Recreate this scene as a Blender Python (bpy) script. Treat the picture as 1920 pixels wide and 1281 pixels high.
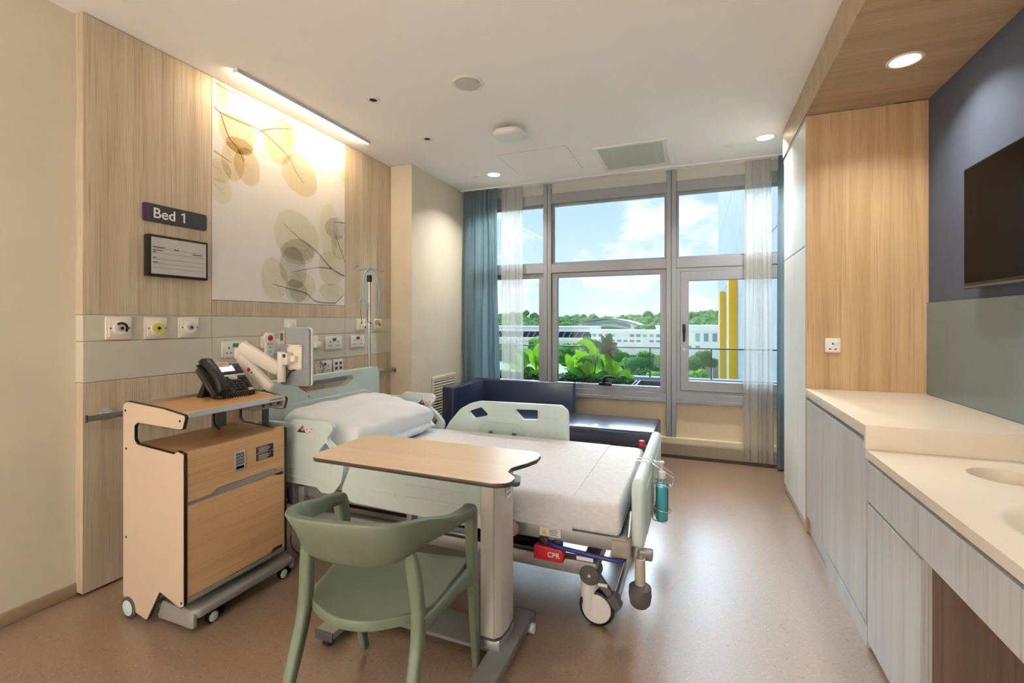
import bpy, bmesh, math, random
from mathutils import Vector, Matrix
random.seed(7)
for o in list(bpy.data.objects): bpy.data.objects.remove(o)
scene = bpy.context.scene
COL = scene.collection

# ------------------------------------------------------------------ camera
cam_d = bpy.data.cameras.new('camera')
cam_d.sensor_fit = 'HORIZONTAL'; cam_d.sensor_width = 36.0
cam_d.lens = 876.0 / 1920.0 * 36.0
cam_d.shift_y = -36.5 / 1920.0
cam_d.clip_end = 2000
cam = bpy.data.objects.new('camera', cam_d); COL.objects.link(cam)
cam.location = (0, 0, 1.32)
cam.rotation_euler = (math.pi / 2, 0, math.atan2(347, 876))
scene.camera = cam

# ------------------------------------------------------------------ view, world, sun
scene.view_settings.view_transform = 'Standard'
scene.view_settings.look = 'None'
scene.view_settings.gamma = 1.0
scene.view_settings.use_curve_mapping = False
scene.view_settings.exposure = 0.48
WORLD_STRENGTH = 1.24
SUN_ENERGY = 7.5
DOWNLIGHT_W = 17.0
LED_STRENGTH = 54.0

def srgb(r, g, b):
    def f(c):
        c /= 255.0
        return c / 12.92 if c <= 0.04045 else ((c + 0.055) / 1.055) ** 2.4
    return (f(r), f(g), f(b), 1.0)

world = bpy.data.worlds.new('sky'); scene.world = world
world.use_nodes = True
nt = world.node_tree; nt.nodes.clear()
def N(nt, typ, **kw):
    n = nt.nodes.new(typ)
    for k, v in kw.items(): setattr(n, k, v)
    return n
tc = N(nt, 'ShaderNodeTexCoord')
sep = N(nt, 'ShaderNodeSeparateXYZ'); nt.links.new(tc.outputs['Generated'], sep.inputs[0])
grad = N(nt, 'ShaderNodeValToRGB'); nt.links.new(sep.outputs['Z'], grad.inputs[0])
grad.color_ramp.elements[0].position = 0.0; grad.color_ramp.elements[0].color = srgb(192, 210, 225)
grad.color_ramp.elements[1].position = 0.55; grad.color_ramp.elements[1].color = srgb(138, 170, 212)
e = grad.color_ramp.elements.new(0.22); e.color = srgb(166, 192, 220)
mp = N(nt, 'ShaderNodeMapping'); mp.inputs['Scale'].default_value = (1, 1, 1.9)
mp.inputs['Location'].default_value = (0.35, 0.1, 0.22)
nt.links.new(tc.outputs['Generated'], mp.inputs[0])
cn = N(nt, 'ShaderNodeTexNoise'); cn.inputs['Scale'].default_value = 7.0; cn.inputs['Detail'].default_value = 7; cn.inputs['Roughness'].default_value = 0.55
nt.links.new(mp.outputs[0], cn.inputs['Vector'])
cr = N(nt, 'ShaderNodeValToRGB'); nt.links.new(cn.outputs[0], cr.inputs[0])
cr.color_ramp.elements[0].position = 0.50; cr.color_ramp.elements[0].color = (0, 0, 0, 1)
cr.color_ramp.elements[1].position = 0.62; cr.color_ramp.elements[1].color = (1, 1, 1, 1)
mx = N(nt, 'ShaderNodeMixRGB'); nt.links.new(cr.outputs[0], mx.inputs[0]); nt.links.new(grad.outputs[0], mx.inputs[1])
mx.inputs[2].default_value = (0.72, 0.73, 0.75, 1)
bg = N(nt, 'ShaderNodeBackground'); nt.links.new(mx.outputs[0], bg.inputs[0]); bg.inputs[1].default_value = WORLD_STRENGTH
wo = N(nt, 'ShaderNodeOutputWorld'); nt.links.new(bg.outputs[0], wo.inputs[0])

sun_d = bpy.data.lights.new('sun', 'SUN'); sun_d.energy = SUN_ENERGY; sun_d.angle = math.radians(60); sun_d.color = (0.72, 0.86, 1.0)   # wide soft sun stands in for skylight, high in front of the window
sun = bpy.data.objects.new('sun', sun_d); COL.objects.link(sun)
sun.location = (-20, 30, 40)
sun.rotation_euler = Vector((0.34, -0.67, -0.66)).to_track_quat('-Z', 'Y').to_euler()

# ------------------------------------------------------------------ materials
MATS = {}
def mat(name, c, rough=0.5, metal=0.0, spec=0.5, c2=None, nscale=0, nmix=(0.4, 0.6), bump=0, stretch=None, coat=0, emit=None, emit_s=0, detail=4, trans=0, alpha=1):
    if name in MATS: return MATS[name]
    m = bpy.data.materials.new(name); m.use_nodes = True
    t = m.node_tree; b = t.nodes['Principled BSDF']
    b.inputs['Base Color'].default_value = c
    b.inputs['Roughness'].default_value = rough
    b.inputs['Metallic'].default_value = metal
    b.inputs['Specular IOR Level'].default_value = spec
    b.inputs['Coat Weight'].default_value = coat
    b.inputs['Transmission Weight'].default_value = trans
    b.inputs['Alpha'].default_value = alpha
    if emit is not None:
        b.inputs['Emission Color'].default_value = emit; b.inputs['Emission Strength'].default_value = emit_s
    if nscale:
        tcn = N(t, 'ShaderNodeTexCoord'); mpn = N(t, 'ShaderNodeMapping')
        mpn.inputs['Scale'].default_value = stretch or (1, 1, 1)
        no = N(t, 'ShaderNodeTexNoise'); no.inputs['Scale'].default_value = nscale; no.inputs['Detail'].default_value = detail
        t.links.new(tcn.outputs['Object'], mpn.inputs[0]); t.links.new(mpn.outputs[0], no.inputs['Vector'])
        if c2 is not None:
            rp = N(t, 'ShaderNodeValToRGB'); rp.color_ramp.elements[0].position = nmix[0]; rp.color_ramp.elements[1].position = nmix[1]
            rp.color_ramp.elements[0].color = c; rp.color_ramp.elements[1].color = c2
            t.links.new(no.outputs[0], rp.inputs[0]); t.links.new(rp.outputs[0], b.inputs['Base Color'])
        if bump:
            bp = N(t, 'ShaderNodeBump'); bp.inputs['Strength'].default_value = bump; bp.inputs['Distance'].default_value = 0.002
            t.links.new(no.outputs[0], bp.inputs['Height']); t.links.new(bp.outputs[0], b.inputs['Normal'])
    MATS[name] = m
    return m

def wood(name, light, mid, dark, axis='z', rough=0.45, fine=1.0):
    """laminate: broad tone bands plus fine streaks running along one axis"""
    if name in MATS: return MATS[name]
    m = bpy.data.materials.new(name); m.use_nodes = True
    t = m.node_tree; b = t.nodes['Principled BSDF']; b.inputs['Roughness'].default_value = rough
    b.inputs['Specular IOR Level'].default_value = 0.35
    tcn = N(t, 'ShaderNodeTexCoord')
    def layer(scale, long, detail, seed):
        mpn = N(t, 'ShaderNodeMapping'); s = [scale * fine] * 3; s['xyz'.index(axis)] = long
        mpn.inputs['Scale'].default_value = s; mpn.inputs['Location'].default_value = (seed, seed * 1.7, seed * 0.3)
        no = N(t, 'ShaderNodeTexNoise'); no.inputs['Scale'].default_value = 1.0; no.inputs['Detail'].default_value = detail
        no.inputs['Distortion'].default_value = 0.6
        t.links.new(tcn.outputs['Object'], mpn.inputs[0]); t.links.new(mpn.outputs[0], no.inputs['Vector'])
        return no
    a = layer(13, 0.5, 3, 1.3); f = layer(120, 2.0, 5, 4.1); g = layer(420, 10, 2, 8.7)
    ra = N(t, 'ShaderNodeValToRGB'); ra.color_ramp.elements[0].position = 0.34; ra.color_ramp.elements[1].position = 0.66
    ra.color_ramp.elements[0].color = mid; ra.color_ramp.elements[1].color = light
    t.links.new(a.outputs[0], ra.inputs[0])
    rf = N(t, 'ShaderNodeValToRGB'); rf.color_ramp.elements[0].position = 0.50; rf.color_ramp.elements[1].position = 0.72
    rf.color_ramp.elements[0].color = (0, 0, 0, 1); rf.color_ramp.elements[1].color = (0.55, 0.55, 0.55, 1)
    t.links.new(f.outputs[0], rf.inputs[0])
    m1 = N(t, 'ShaderNodeMixRGB'); t.links.new(rf.outputs[0], m1.inputs[0]); t.links.new(ra.outputs[0], m1.inputs[1]); m1.inputs[2].default_value = dark
    rg = N(t, 'ShaderNodeValToRGB'); rg.color_ramp.elements[0].position = 0.56; rg.color_ramp.elements[1].position = 0.76
    rg.color_ramp.elements[0].color = (0, 0, 0, 1); rg.color_ramp.elements[1].color = (0.34, 0.34, 0.34, 1)
    t.links.new(g.outputs[0], rg.inputs[0])
    m2 = N(t, 'ShaderNodeMixRGB'); t.links.new(rg.outputs[0], m2.inputs[0]); t.links.new(m1.outputs[0], m2.inputs[1]); m2.inputs[2].default_value = dark
    t.links.new(m2.outputs[0], b.inputs['Base Color'])
    bp = N(t, 'ShaderNodeBump'); bp.inputs['Strength'].default_value = 0.08; bp.inputs['Distance'].default_value = 0.001
    t.links.new(f.outputs[0], bp.inputs['Height']); t.links.new(bp.outputs[0], b.inputs['Normal'])
    MATS[name] = m
    return m

def film(name, c):
    """stained translucent ink layer: multiplies what lies behind it"""
    if name in MATS: return MATS[name]
    m = bpy.data.materials.new(name); m.use_nodes = True; t = m.node_tree; t.nodes.clear()
    tr = N(t, 'ShaderNodeBsdfTransparent'); tr.inputs[0].default_value = c
    o = N(t, 'ShaderNodeOutputMaterial'); t.links.new(tr.outputs[0], o.inputs[0])
    MATS[name] = m; return m

def glass(name, tint, refl=0.07, rough=0.0):
    if name in MATS: return MATS[name]
    m = bpy.data.materials.new(name); m.use_nodes = True; t = m.node_tree; t.nodes.clear()
    tr = N(t, 'ShaderNodeBsdfTransparent'); tr.inputs[0].default_value = tint
    gl = N(t, 'ShaderNodeBsdfGlossy'); gl.inputs['Roughness'].default_value = rough
    fr = N(t, 'ShaderNodeFresnel'); fr.inputs[0].default_value = 1.33
    mu = N(t, 'ShaderNodeMath', operation='MULTIPLY'); mu.inputs[1].default_value = refl * 14
    t.links.new(fr.outputs[0], mu.inputs[0])
    mi = N(t, 'ShaderNodeMixShader'); t.links.new(mu.outputs[0], mi.inputs[0]); t.links.new(tr.outputs[0], mi.inputs[1]); t.links.new(gl.outputs[0], mi.inputs[2])
    o = N(t, 'ShaderNodeOutputMaterial'); t.links.new(mi.outputs[0], o.inputs[0])
    MATS[name] = m; return m

def cloth(name, c, c2, transp=0.0, transl=0.3):
    if name in MATS: return MATS[name]
    m = bpy.data.materials.new(name); m.use_nodes = True; t = m.node_tree; t.nodes.clear()
    tcn = N(t, 'ShaderNodeTexCoord'); no = N(t, 'ShaderNodeTexNoise'); no.inputs['Scale'].default_value = 220
    t.links.new(tcn.outputs['Object'], no.inputs['Vector'])
    rp = N(t, 'ShaderNodeValToRGB'); rp.color_ramp.elements[0].color = c; rp.color_ramp.elements[1].color = c2
    rp.color_ramp.elements[0].position = 0.35; rp.color_ramp.elements[1].position = 0.65
    t.links.new(no.outputs[0], rp.inputs[0])
    di = N(t, 'ShaderNodeBsdfDiffuse'); tl = N(t, 'ShaderNodeBsdfTranslucent'); tr = N(t, 'ShaderNodeBsdfTransparent')
    t.links.new(rp.outputs[0], di.inputs[0]); t.links.new(rp.outputs[0], tl.inputs[0])
    m1 = N(t, 'ShaderNodeMixShader'); m1.inputs[0].default_value = transl; t.links.new(di.outputs[0], m1.inputs[1]); t.links.new(tl.outputs[0], m1.inputs[2])
    m2 = N(t, 'ShaderNodeMixShader'); m2.inputs[0].default_value = transp; t.links.new(m1.outputs[0], m2.inputs[1]); t.links.new(tr.outputs[0], m2.inputs[2])
    o = N(t, 'ShaderNodeOutputMaterial'); t.links.new(m2.outputs[0], o.inputs[0])
    MATS[name] = m; return m

def speckle(name, base, lightc, darkc, rough):
    m = bpy.data.materials.new(name); m.use_nodes = True; t = m.node_tree; b = t.nodes['Principled BSDF']
    b.inputs['Coat Weight'].default_value = 1.0; b.inputs['Coat Roughness'].default_value = 0.28
    b.inputs['Roughness'].default_value = rough
    tcn = N(t, 'ShaderNodeTexCoord')
    def no(scale, lo, hi):
        n = N(t, 'ShaderNodeTexNoise'); n.inputs['Scale'].default_value = scale; n.inputs['Detail'].default_value = 2
        t.links.new(tcn.outputs['Object'], n.inputs['Vector'])
        r = N(t, 'ShaderNodeValToRGB'); r.color_ramp.elements[0].position = lo; r.color_ramp.elements[1].position = hi
        t.links.new(n.outputs[0], r.inputs[0]); return r
    r1 = no(140, 0.60, 0.68); r2 = no(95, 0.64, 0.72); r3 = no(2.2, 0.3, 0.7)
    m0 = N(t, 'ShaderNodeMixRGB'); m0.inputs[1].default_value = base; m0.inputs[2].default_value = [x * 0.93 for x in base[:3]] + [1]
    t.links.new(r3.outputs[0], m0.inputs[0])
    m1 = N(t, 'ShaderNodeMixRGB'); t.links.new(r1.outputs[0], m1.inputs[0]); t.links.new(m0.outputs[0], m1.inputs[1]); m1.inputs[2].default_value = lightc
    m2 = N(t, 'ShaderNodeMixRGB'); t.links.new(r2.outputs[0], m2.inputs[0]); t.links.new(m1.outputs[0], m2.inputs[1]); m2.inputs[2].default_value = darkc
    t.links.new(m2.outputs[0], b.inputs['Base Color'])
    MATS[name] = m; return m

M_floor = speckle('speckled_vinyl', srgb(146, 120, 98), srgb(170, 146, 126), srgb(102, 78, 60), 0.42)
M_ceil = mat('ceiling_paint', srgb(250, 250, 249), 0.9, c2=srgb(248, 248, 247), nscale=3)
M_cream = mat('cream_paint', srgb(226, 218, 198), 0.8, c2=srgb(222, 214, 194), nscale=4)
M_pier = mat('ivory_paint', srgb(228, 218, 196), 0.8, c2=srgb(225, 214, 192), nscale=4)
M_blue = mat('slate_blue_paint', srgb(82, 91, 109), 0.8, c2=srgb(79, 88, 106), nscale=5)
M_oak = wood('pale_oak_laminate', srgb(214, 198, 172), srgb(194, 175, 148), srgb(140, 123, 104))
M_oakw = wood('honey_oak_laminate', srgb(208, 176, 134), srgb(190, 156, 114), srgb(152, 120, 86))
M_oaks = wood('soffit_oak_laminate', srgb(194, 170, 140), srgb(176, 152, 124), srgb(146, 124, 100), axis='x')
M_greige = wood('greige_laminate', srgb(198, 196, 193), srgb(184, 182, 179), srgb(158, 155, 151))
M_brown = wood('brown_laminate', srgb(128, 108, 94), srgb(112, 92, 79), srgb(82, 66, 56))
M_ward = wood('whitewashed_laminate', srgb(232, 234, 230), srgb(224, 226, 221), srgb(208, 210, 204))
M_beech = wood('beech_laminate', srgb(222, 184, 136), srgb(212, 172, 124), srgb(186, 144, 100), axis='y', rough=0.4)
M_beechx = wood('table_beech_laminate', srgb(234, 208, 178), srgb(226, 199, 167), srgb(208, 179, 146), axis='x', rough=0.32)
M_beecht = wood('shelf_beech_laminate', srgb(206, 160, 108), srgb(198, 152, 100), srgb(176, 130, 84), axis='y', rough=0.4)
M_band = mat('sage_grey_laminate', srgb(212, 207, 190), 0.35, c2=srgb(208, 203, 186), nscale=6)
M_splash = mat('back_painted_glass', srgb(104, 128, 134), 0.07, spec=0.8, c2=srgb(101, 125, 131), nscale=3)
M_white = mat('white_plastic', srgb(236, 234, 228), 0.35)
M_offw = mat('ivory_plastic', srgb(238, 230, 216), 0.4)
M_grey = mat('grey_powder_coat', srgb(158, 156, 150), 0.45, metal=0.2)
M_frame = mat('window_aluminium', srgb(148, 151, 156), 0.4, metal=0.3, c2=srgb(144, 147, 152), nscale=3)
M_dgrey = mat('dark_grey_plastic', srgb(72, 72, 72), 0.45)
M_mgrey = mat('mid_grey_plastic', srgb(120, 118, 116), 0.4)
M_black = mat('black_plastic', srgb(24, 23, 22), 0.4)
M_blackg = mat('black_glass', srgb(10, 7, 6), 0.35, spec=0.06)
M_chrome = mat('chrome', srgb(205, 205, 205), 0.16, metal=1.0)
M_steel = mat('brushed_steel', srgb(188, 188, 186), 0.32, metal=0.9, c2=srgb(172, 172, 170), nscale=30, stretch=(1, 1, 12))
M_alu = mat('aluminium', srgb(205, 208, 210), 0.35, metal=0.7)
M_solid = mat('solid_surface', srgb(226, 212, 192), 0.28, c2=srgb(223, 208, 188), nscale=5)
M_mint = mat('mint_white_plastic', srgb(206, 221, 217), 0.38)
M_mintd = mat('mint_grey_plastic', srgb(188, 204, 200), 0.4)
M_bedg = mat('bed_grey_metal', srgb(150, 148, 146), 0.38, metal=0.35)
M_bedd = mat('bed_dark_grey', srgb(84, 82, 82), 0.45)
M_bluep = mat('blue_plastic', srgb(36, 44, 110), 0.4)
M_red = mat('red_plastic', srgb(186, 22, 30), 0.4)
M_green = mat('green_plastic', srgb(20, 128, 84), 0.4)
M_yellow = mat('yellow_plastic', srgb(228, 214, 40), 0.4)
M_sheet = mat('white_sheet', srgb(226, 226, 228), 0.85, c2=srgb(218, 218, 221), nscale=60, bump=0.25)
M_pillow = mat('pillow_cotton', srgb(232, 236, 240), 0.85, nscale=9, bump=0.35, c2=srgb(228, 233, 238))
M_mattb = mat('mattress_blue', srgb(50, 110, 170), 0.6)
M_navy = mat('navy_vinyl', srgb(40, 52, 82), 0.3, spec=0.6, coat=0.4, nscale=160, bump=0.05, c2=srgb(36, 47, 75))
M_chair = mat('sage_green_plastic', srgb(108, 119, 100), 0.42, c2=srgb(105, 116, 97), nscale=5)
M_drape = cloth('blue_drape', srgb(154, 176, 182), srgb(140, 163, 170), 0.0, 0.32)
M_sheer = cloth('sheer_voile', srgb(240, 240, 236), srgb(228, 228, 224), 0.42, 0.55)
M_glass = glass('window_glass', (0.95, 0.975, 0.97, 1))
M_railg = glass('rail_glass', (0.90, 0.95, 0.95, 1))
M_purple = mat('purple_acrylic', srgb(84, 30, 88), 0.35)
M_char = mat('charcoal_acrylic', srgb(56, 56, 60), 0.4)
M_print = mat('white_lettering', srgb(240, 240, 238), 0.5)
M_ink = mat('dark_ink', srgb(50, 50, 52), 0.6)
M_paper = mat('display_paper', srgb(196, 192, 186), 0.5)
M_mural = mat('mural_print', srgb(238, 233, 228), 0.6, c2=srgb(234, 228, 224), nscale=2)
M_lamp = mat('lamp_diffuser', srgb(255, 246, 228), 0.5, emit=(1.0, 0.86, 0.66, 1), emit_s=9)
M_led = mat('led_diffuser', srgb(255, 240, 215), 0.5, emit=(1.0, 0.77, 0.50, 1), emit_s=LED_STRENGTH)
M_mesh = mat('speaker_mesh', srgb(206, 206, 204), 0.6, c2=srgb(190, 190, 188), nscale=400)
M_cyan = mat('sanitizer_liquid', srgb(126, 232, 238), 0.2)
M_clear = glass('clear_plastic', (0.85, 0.97, 0.98, 1))

# ------------------------------------------------------------------ mesh helpers
ORI = {}
def link(o, parent):
    COL.objects.link(o)
    if parent is not None:
        o.parent = parent
        ORI[o.name] = ORI.get(parent.name, Vector((0, 0, 0)))
def thing(name, label, cat, loc=(0, 0, 0), rotz=0.0, group=None, world=True, kind=None):
    o = bpy.data.objects.new(name, None); COL.objects.link(o)
    o.empty_display_size = 0.1
    o.location = loc; o.rotation_euler = (0, 0, rotz)
    ORI[o.name] = Vector(loc) if world else Vector((0, 0, 0))
    if label: o['label'] = label
    if cat: o['category'] = cat
    if group: o['group'] = group
    if kind: o['kind'] = kind
    return o
def tag(o, label=None, cat=None, group=None, kind=None):
    if label: o['label'] = label
    if cat: o['category'] = cat
    if group: o['group'] = group
    if kind: o['kind'] = kind
    return o
def fin(name, bm, m, parent=None, smooth=40, label=None):
    bmesh.ops.recalc_face_normals(bm, faces=bm.faces)
    me = bpy.data.meshes.new(name)
    if parent is not None:
        off = ORI.get(parent.name, Vector((0, 0, 0)))
        if off.length: bmesh.ops.translate(bm, verts=bm.verts, vec=-off)
        loc = Vector((0, 0, 0))
    else:
        xs = [v.co for v in bm.verts]
        lo = Vector((min(v.x for v in xs), min(v.y for v in xs), min(v.z for v in xs)))
        hi = Vector((max(v.x for v in xs), max(v.y for v in xs), max(v.z for v in xs)))
        loc = Vector(((lo.x + hi.x) / 2, (lo.y + hi.y) / 2, lo.z))
        bmesh.ops.translate(bm, verts=bm.verts, vec=-loc)
    bm.to_mesh(me); bm.free()
    if smooth:
        for p in me.polygons: p.use_smooth = True
        me.set_sharp_from_angle(angle=math.radians(smooth))
    me.materials.append(m)
    o = bpy.data.objects.new(name, me)
    link(o, parent)
    if parent is None:
        o.location = loc; ORI[o.name] = loc
    if label: o['label'] = label
    return o
def bbox(bm, x0, x1, y0, y1, z0, z1, bev=0.0, seg=2):
    vs = [bm.verts.new((x, y, z)) for x in (x0, x1) for y in (y0, y1) for z in (z0, z1)]
    F = [(0, 1, 3, 2), (4, 6, 7, 5), (0, 4, 5, 1), (2, 3, 7, 6), (0, 2, 6, 4), (1, 5, 7, 3)]
    fs = [bm.faces.new([vs[i] for i in f]) for f in F]
    if bev:
        es = list({e for f in fs for e in f.edges})
        bmesh.ops.bevel(bm, geom=es, offset=bev, segments=seg, affect='EDGES', profile=0.5, clamp_overlap=True)
def box(name, x0, x1, y0, y1, z0, z1, m, parent=None, bev=0.0, seg=2, label=None):
    bm = bmesh.new(); bbox(bm, x0, x1, y0, y1, z0, z1, bev, seg); return fin(name, bm, m, parent, label=label)
def boxes(name, L, m, parent=None, bev=0.0, label=None):
    bm = bmesh.new()
    for b in L: bbox(bm, *b, bev)
    return fin(name, bm, m, parent, label=label)
def xyz(axis, a, b, d):
    return (d, a, b) if axis == 'x' else (a, d, b) if axis == 'y' else (a, b, d)
def rpoly(pts, rad, n=5):
    """polygon with rounded corners; rad is one radius or one per point"""
    out = []; k = len(pts)
    R = rad if isinstance(rad, (list, tuple)) else [rad] * k
    for i in range(k):
        p = Vector(pts[i]); a = Vector(pts[i - 1]); c = Vector(pts[(i + 1) % k])
        u = (a - p); w = (c - p); lu, lw = u.length, w.length
        if R[i] <= 0 or lu < 1e-6 or lw < 1e-6: out.append(tuple(p)); continue
        u /= lu; w /= lw
        ang = u.angle(w)
        if ang > math.pi - 0.05: out.append(tuple(p)); continue
        t = min(R[i] / math.tan(ang / 2), lu * 0.48, lw * 0.48); r = t * math.tan(ang / 2)
        bis = (u + w).normalized(); cen = p + bis * (r / math.sin(ang / 2))
        s = p + u * t - cen; e2 = p + w * t - cen
        a0 = math.atan2(s.y, s.x); a1 = math.atan2(e2.y, e2.x); da = a1 - a0
        while da > math.pi: da -= 2 * math.pi
        while da < -math.pi: da += 2 * math.pi
        for j in range(n + 1):
            th = a0 + da * j / n; out.append((cen.x + r * math.cos(th), cen.y + r * math.sin(th)))
    return out
def ellipse(cx, cy, rx, ry, n=24, rot=0):
    c, s = math.cos(rot), math.sin(rot)
    return [(cx + rx * math.cos(t) * c - ry * math.sin(t) * s, cy + rx * math.cos(t) * s + ry * math.sin(t) * c) for t in [2 * math.pi * i / n for i in range(n)]]
def bplate(bm, outer, d0, d1, axis, holes=(), bev=0.0, seg=2):
    loops = [list(outer)] + [list(h) for h in holes]
    if len(loops) == 1:
        idx = [list(range(len(outer)))]; pts = list(outer)
    else:
        t = bmesh.new(); pts = []
        for lp in loops:
            vs = [t.verts.new((p[0], p[1], 0)) for p in lp]; pts += list(lp)
            for i in range(len(vs)): t.edges.new((vs[i], vs[(i + 1) % len(vs)]))
        t.verts.index_update()
        r = bmesh.ops.triangle_fill(t, use_beauty=True, use_dissolve=False, edges=t.edges[:])
        t.verts.index_update()
        idx = [[v.index for v in f.verts] for f in t.faces]; t.free()
    A = [bm.verts.new(xyz(axis, p[0], p[1], d0)) for p in pts]
    B = [bm.verts.new(xyz(axis, p[0], p[1], d1)) for p in pts]
    caps = []
    for f in idx:
        caps.append(bm.faces.new([A[i] for i in f])); caps.append(bm.faces.new([B[i] for i in reversed(f)]))
    s = 0; rim = []
    for lp in loops:
        n = len(lp)
        for i in range(n):
            a, b2 = s + i, s + (i + 1) % n
            f = bm.faces.new((A[a], A[b2], B[b2], B[a]))
            rim += [bm.edges.get((A[a], A[b2])), bm.edges.get((B[a], B[b2]))]
        s += n
    bmesh.ops.recalc_face_normals(bm, faces=bm.faces)
    if bev:
        bmesh.ops.bevel(bm, geom=list(set(rim)), offset=bev, segments=seg, affect='EDGES', profile=0.5, clamp_overlap=True)
def plate(name, outer, d0, d1, axis, m, parent=None, holes=(), bev=0.0, seg=2, label=None, smooth=40):
    bm = bmesh.new(); bplate(bm, outer, d0, d1, axis, holes, bev, seg); return fin(name, bm, m, parent, smooth, label)
def catmull(P, n=6):
    P = [Vector(p) for p in P]
    if len(P) < 3: return P
    out = []
    for i in range(len(P) - 1):
        p0 = P[max(i - 1, 0)]; p1 = P[i]; p2 = P[i + 1]; p3 = P[min(i + 2, len(P) - 1)]
        for j in range(n):
            t = j / n
            out.append(0.5 * ((2 * p1) + (p2 - p0) * t + (2 * p0 - 5 * p1 + 4 * p2 - p3) * t * t + (3 * p1 - p0 - 3 * p2 + p3) * t ** 3))
    out.append(P[-1]); return out
def btube(bm, P, r, seg=8, cap=True, flat=None, closed=False):
    P = [Vector(p) for p in P]; n = len(P)
    R = r if isinstance(r, (list, tuple)) else [r] * n
    T = []
    for i in range(n):
        a = P[i - 1] if (i > 0 or closed) else P[i]; b = P[(i + 1) % n] if (i < n - 1 or closed) else P[i]
        T.append((b - a).normalized())
    up = Vector((0, 0, 1)) if abs(T[0].z) < 0.9 else Vector((1, 0, 0))
    u = (up - T[0] * up.dot(T[0])).normalized(); rings = []
    for i in range(n):
        u = (u - T[i] * u.dot(T[i])).normalized(); w = T[i].cross(u)
        rings.append([bm.verts.new(P[i] + (u * math.cos(2 * math.pi * k / seg) * (flat or 1) + w * math.sin(2 * math.pi * k / seg)) * R[i]) for k in range(seg)])
    m = n if closed else n - 1
    for i in range(m):
        a, b = rings[i], rings[(i + 1) % n]
        for k in range(seg): bm.faces.new((a[k], a[(k + 1) % seg], b[(k + 1) % seg], b[k]))
    if cap and not closed:
        bm.faces.new(list(reversed(rings[0]))); bm.faces.new(rings[-1])
def tube(name, P, r, m, parent=None, seg=8, curve=0, label=None, flat=None, closed=False):
    bm = bmesh.new()
    if curve and isinstance(r, (list, tuple)):
        n0 = len(r); n1 = (n0 - 1) * curve + 1
        r = [r[min(int(i / curve), n0 - 2)] + (r[min(int(i / curve), n0 - 2) + 1] - r[min(int(i / curve), n0 - 2)]) * (i / curve - min(int(i / curve), n0 - 2)) for i in range(n1)] if n0 > 2 else r
    btube(bm, catmull(P, curve) if curve else P, r, seg, flat=flat, closed=closed); return fin(name, bm, m, parent, 50, label)
def blathe(bm, prof, c, axis='z', seg=24):
    c = Vector(c); rings = []
    for r, h in prof:
        ring = []
        for k in range(seg):
            a = 2 * math.pi * k / seg; p = (r * math.cos(a), r * math.sin(a), h)
            if axis == 'x': p = (p[2], p[0], p[1])
            elif axis == 'y': p = (p[0], p[2], p[1])
            ring.append(bm.verts.new(c + Vector(p)))
        rings.append(ring)
    for a, b in zip(rings, rings[1:]):
        for k in range(seg): bm.faces.new((a[k], a[(k + 1) % seg], b[(k + 1) % seg], b[k]))
    bm.faces.new(list(reversed(rings[0]))); bm.faces.new(rings[-1])
def lathe(name, prof, c, m, parent=None, axis='z', seg=24, label=None, smooth=40):
    bm = bmesh.new(); blathe(bm, prof, c, axis, seg); return fin(name, bm, m, parent, smooth, label)
def bloft(bm, rings, cap=True, closed_ring=True):
    V = [[bm.verts.new(p) for p in r] for r in rings]
    n = len(V[0])
    for a, b in zip(V, V[1:]):
        for k in range(n if closed_ring else n - 1): bm.faces.new((a[k], a[(k + 1) % n], b[(k + 1) % n], b[k]))
    if cap: bm.faces.new(list(reversed(V[0]))); bm.faces.new(V[-1])
def loft(name, rings, m, parent=None, smooth=50, label=None):
    bm = bmesh.new(); bloft(bm, rings); return fin(name, bm, m, parent, smooth, label)
def text(name, s, size, M, m, parent, label=None, bold=0.0):
    """flat lettering; M maps the text plane to the world"""
    cu = bpy.data.curves.new(name, 'FONT'); cu.body = s; cu.size = size; cu.extrude = 0.0004; cu.align_x = 'CENTER'; cu.align_y = 'CENTER'; cu.offset = bold
    t = bpy.data.objects.new('tmp', cu); COL.objects.link(t)
    me = bpy.data.meshes.new_from_object(t.evaluated_get(bpy.context.evaluated_depsgraph_get()))
    bpy.data.objects.remove(t); bpy.data.curves.remove(cu)
    bm = bmesh.new(); bm.from_mesh(me); bpy.data.meshes.remove(me)
    bmesh.ops.transform(bm, matrix=M, verts=bm.verts)
    return fin(name, bm, m, parent, 0, label)
def basis(o, xdir, ydir):
    x = Vector(xdir).normalized(); y = Vector(ydir).normalized(); z = x.cross(y)
    M = Matrix((x, y, z)).transposed().to_4x4(); M.translation = Vector(o); return M
def area_light(name, loc, direction, size, watts, color, parent, spread=math.pi):
    d = bpy.data.lights.new(name, 'AREA'); d.shape = 'DISK'; d.size = size; d.energy = watts; d.color = color; d.spread = spread
    o = bpy.data.objects.new(name, d); COL.objects.link(o); o.parent = parent
    o.location = Vector(loc) - ORI.get(parent.name, Vector((0, 0, 0))) if parent else loc
    o.rotation_euler = Vector(direction).to_track_quat('-Z', 'Y').to_euler()
    return o
def copy_tree(o, parent=None, loc=None, rotz=None, label=None):
    c = o.copy(); COL.objects.link(c); c.parent = parent
    if loc is not None: c.location = loc
    if rotz is not None: c.rotation_euler = (0, 0, rotz)
    if label: c['label'] = label
    for ch in o.children: copy_tree(ch, c)
    return c
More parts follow.
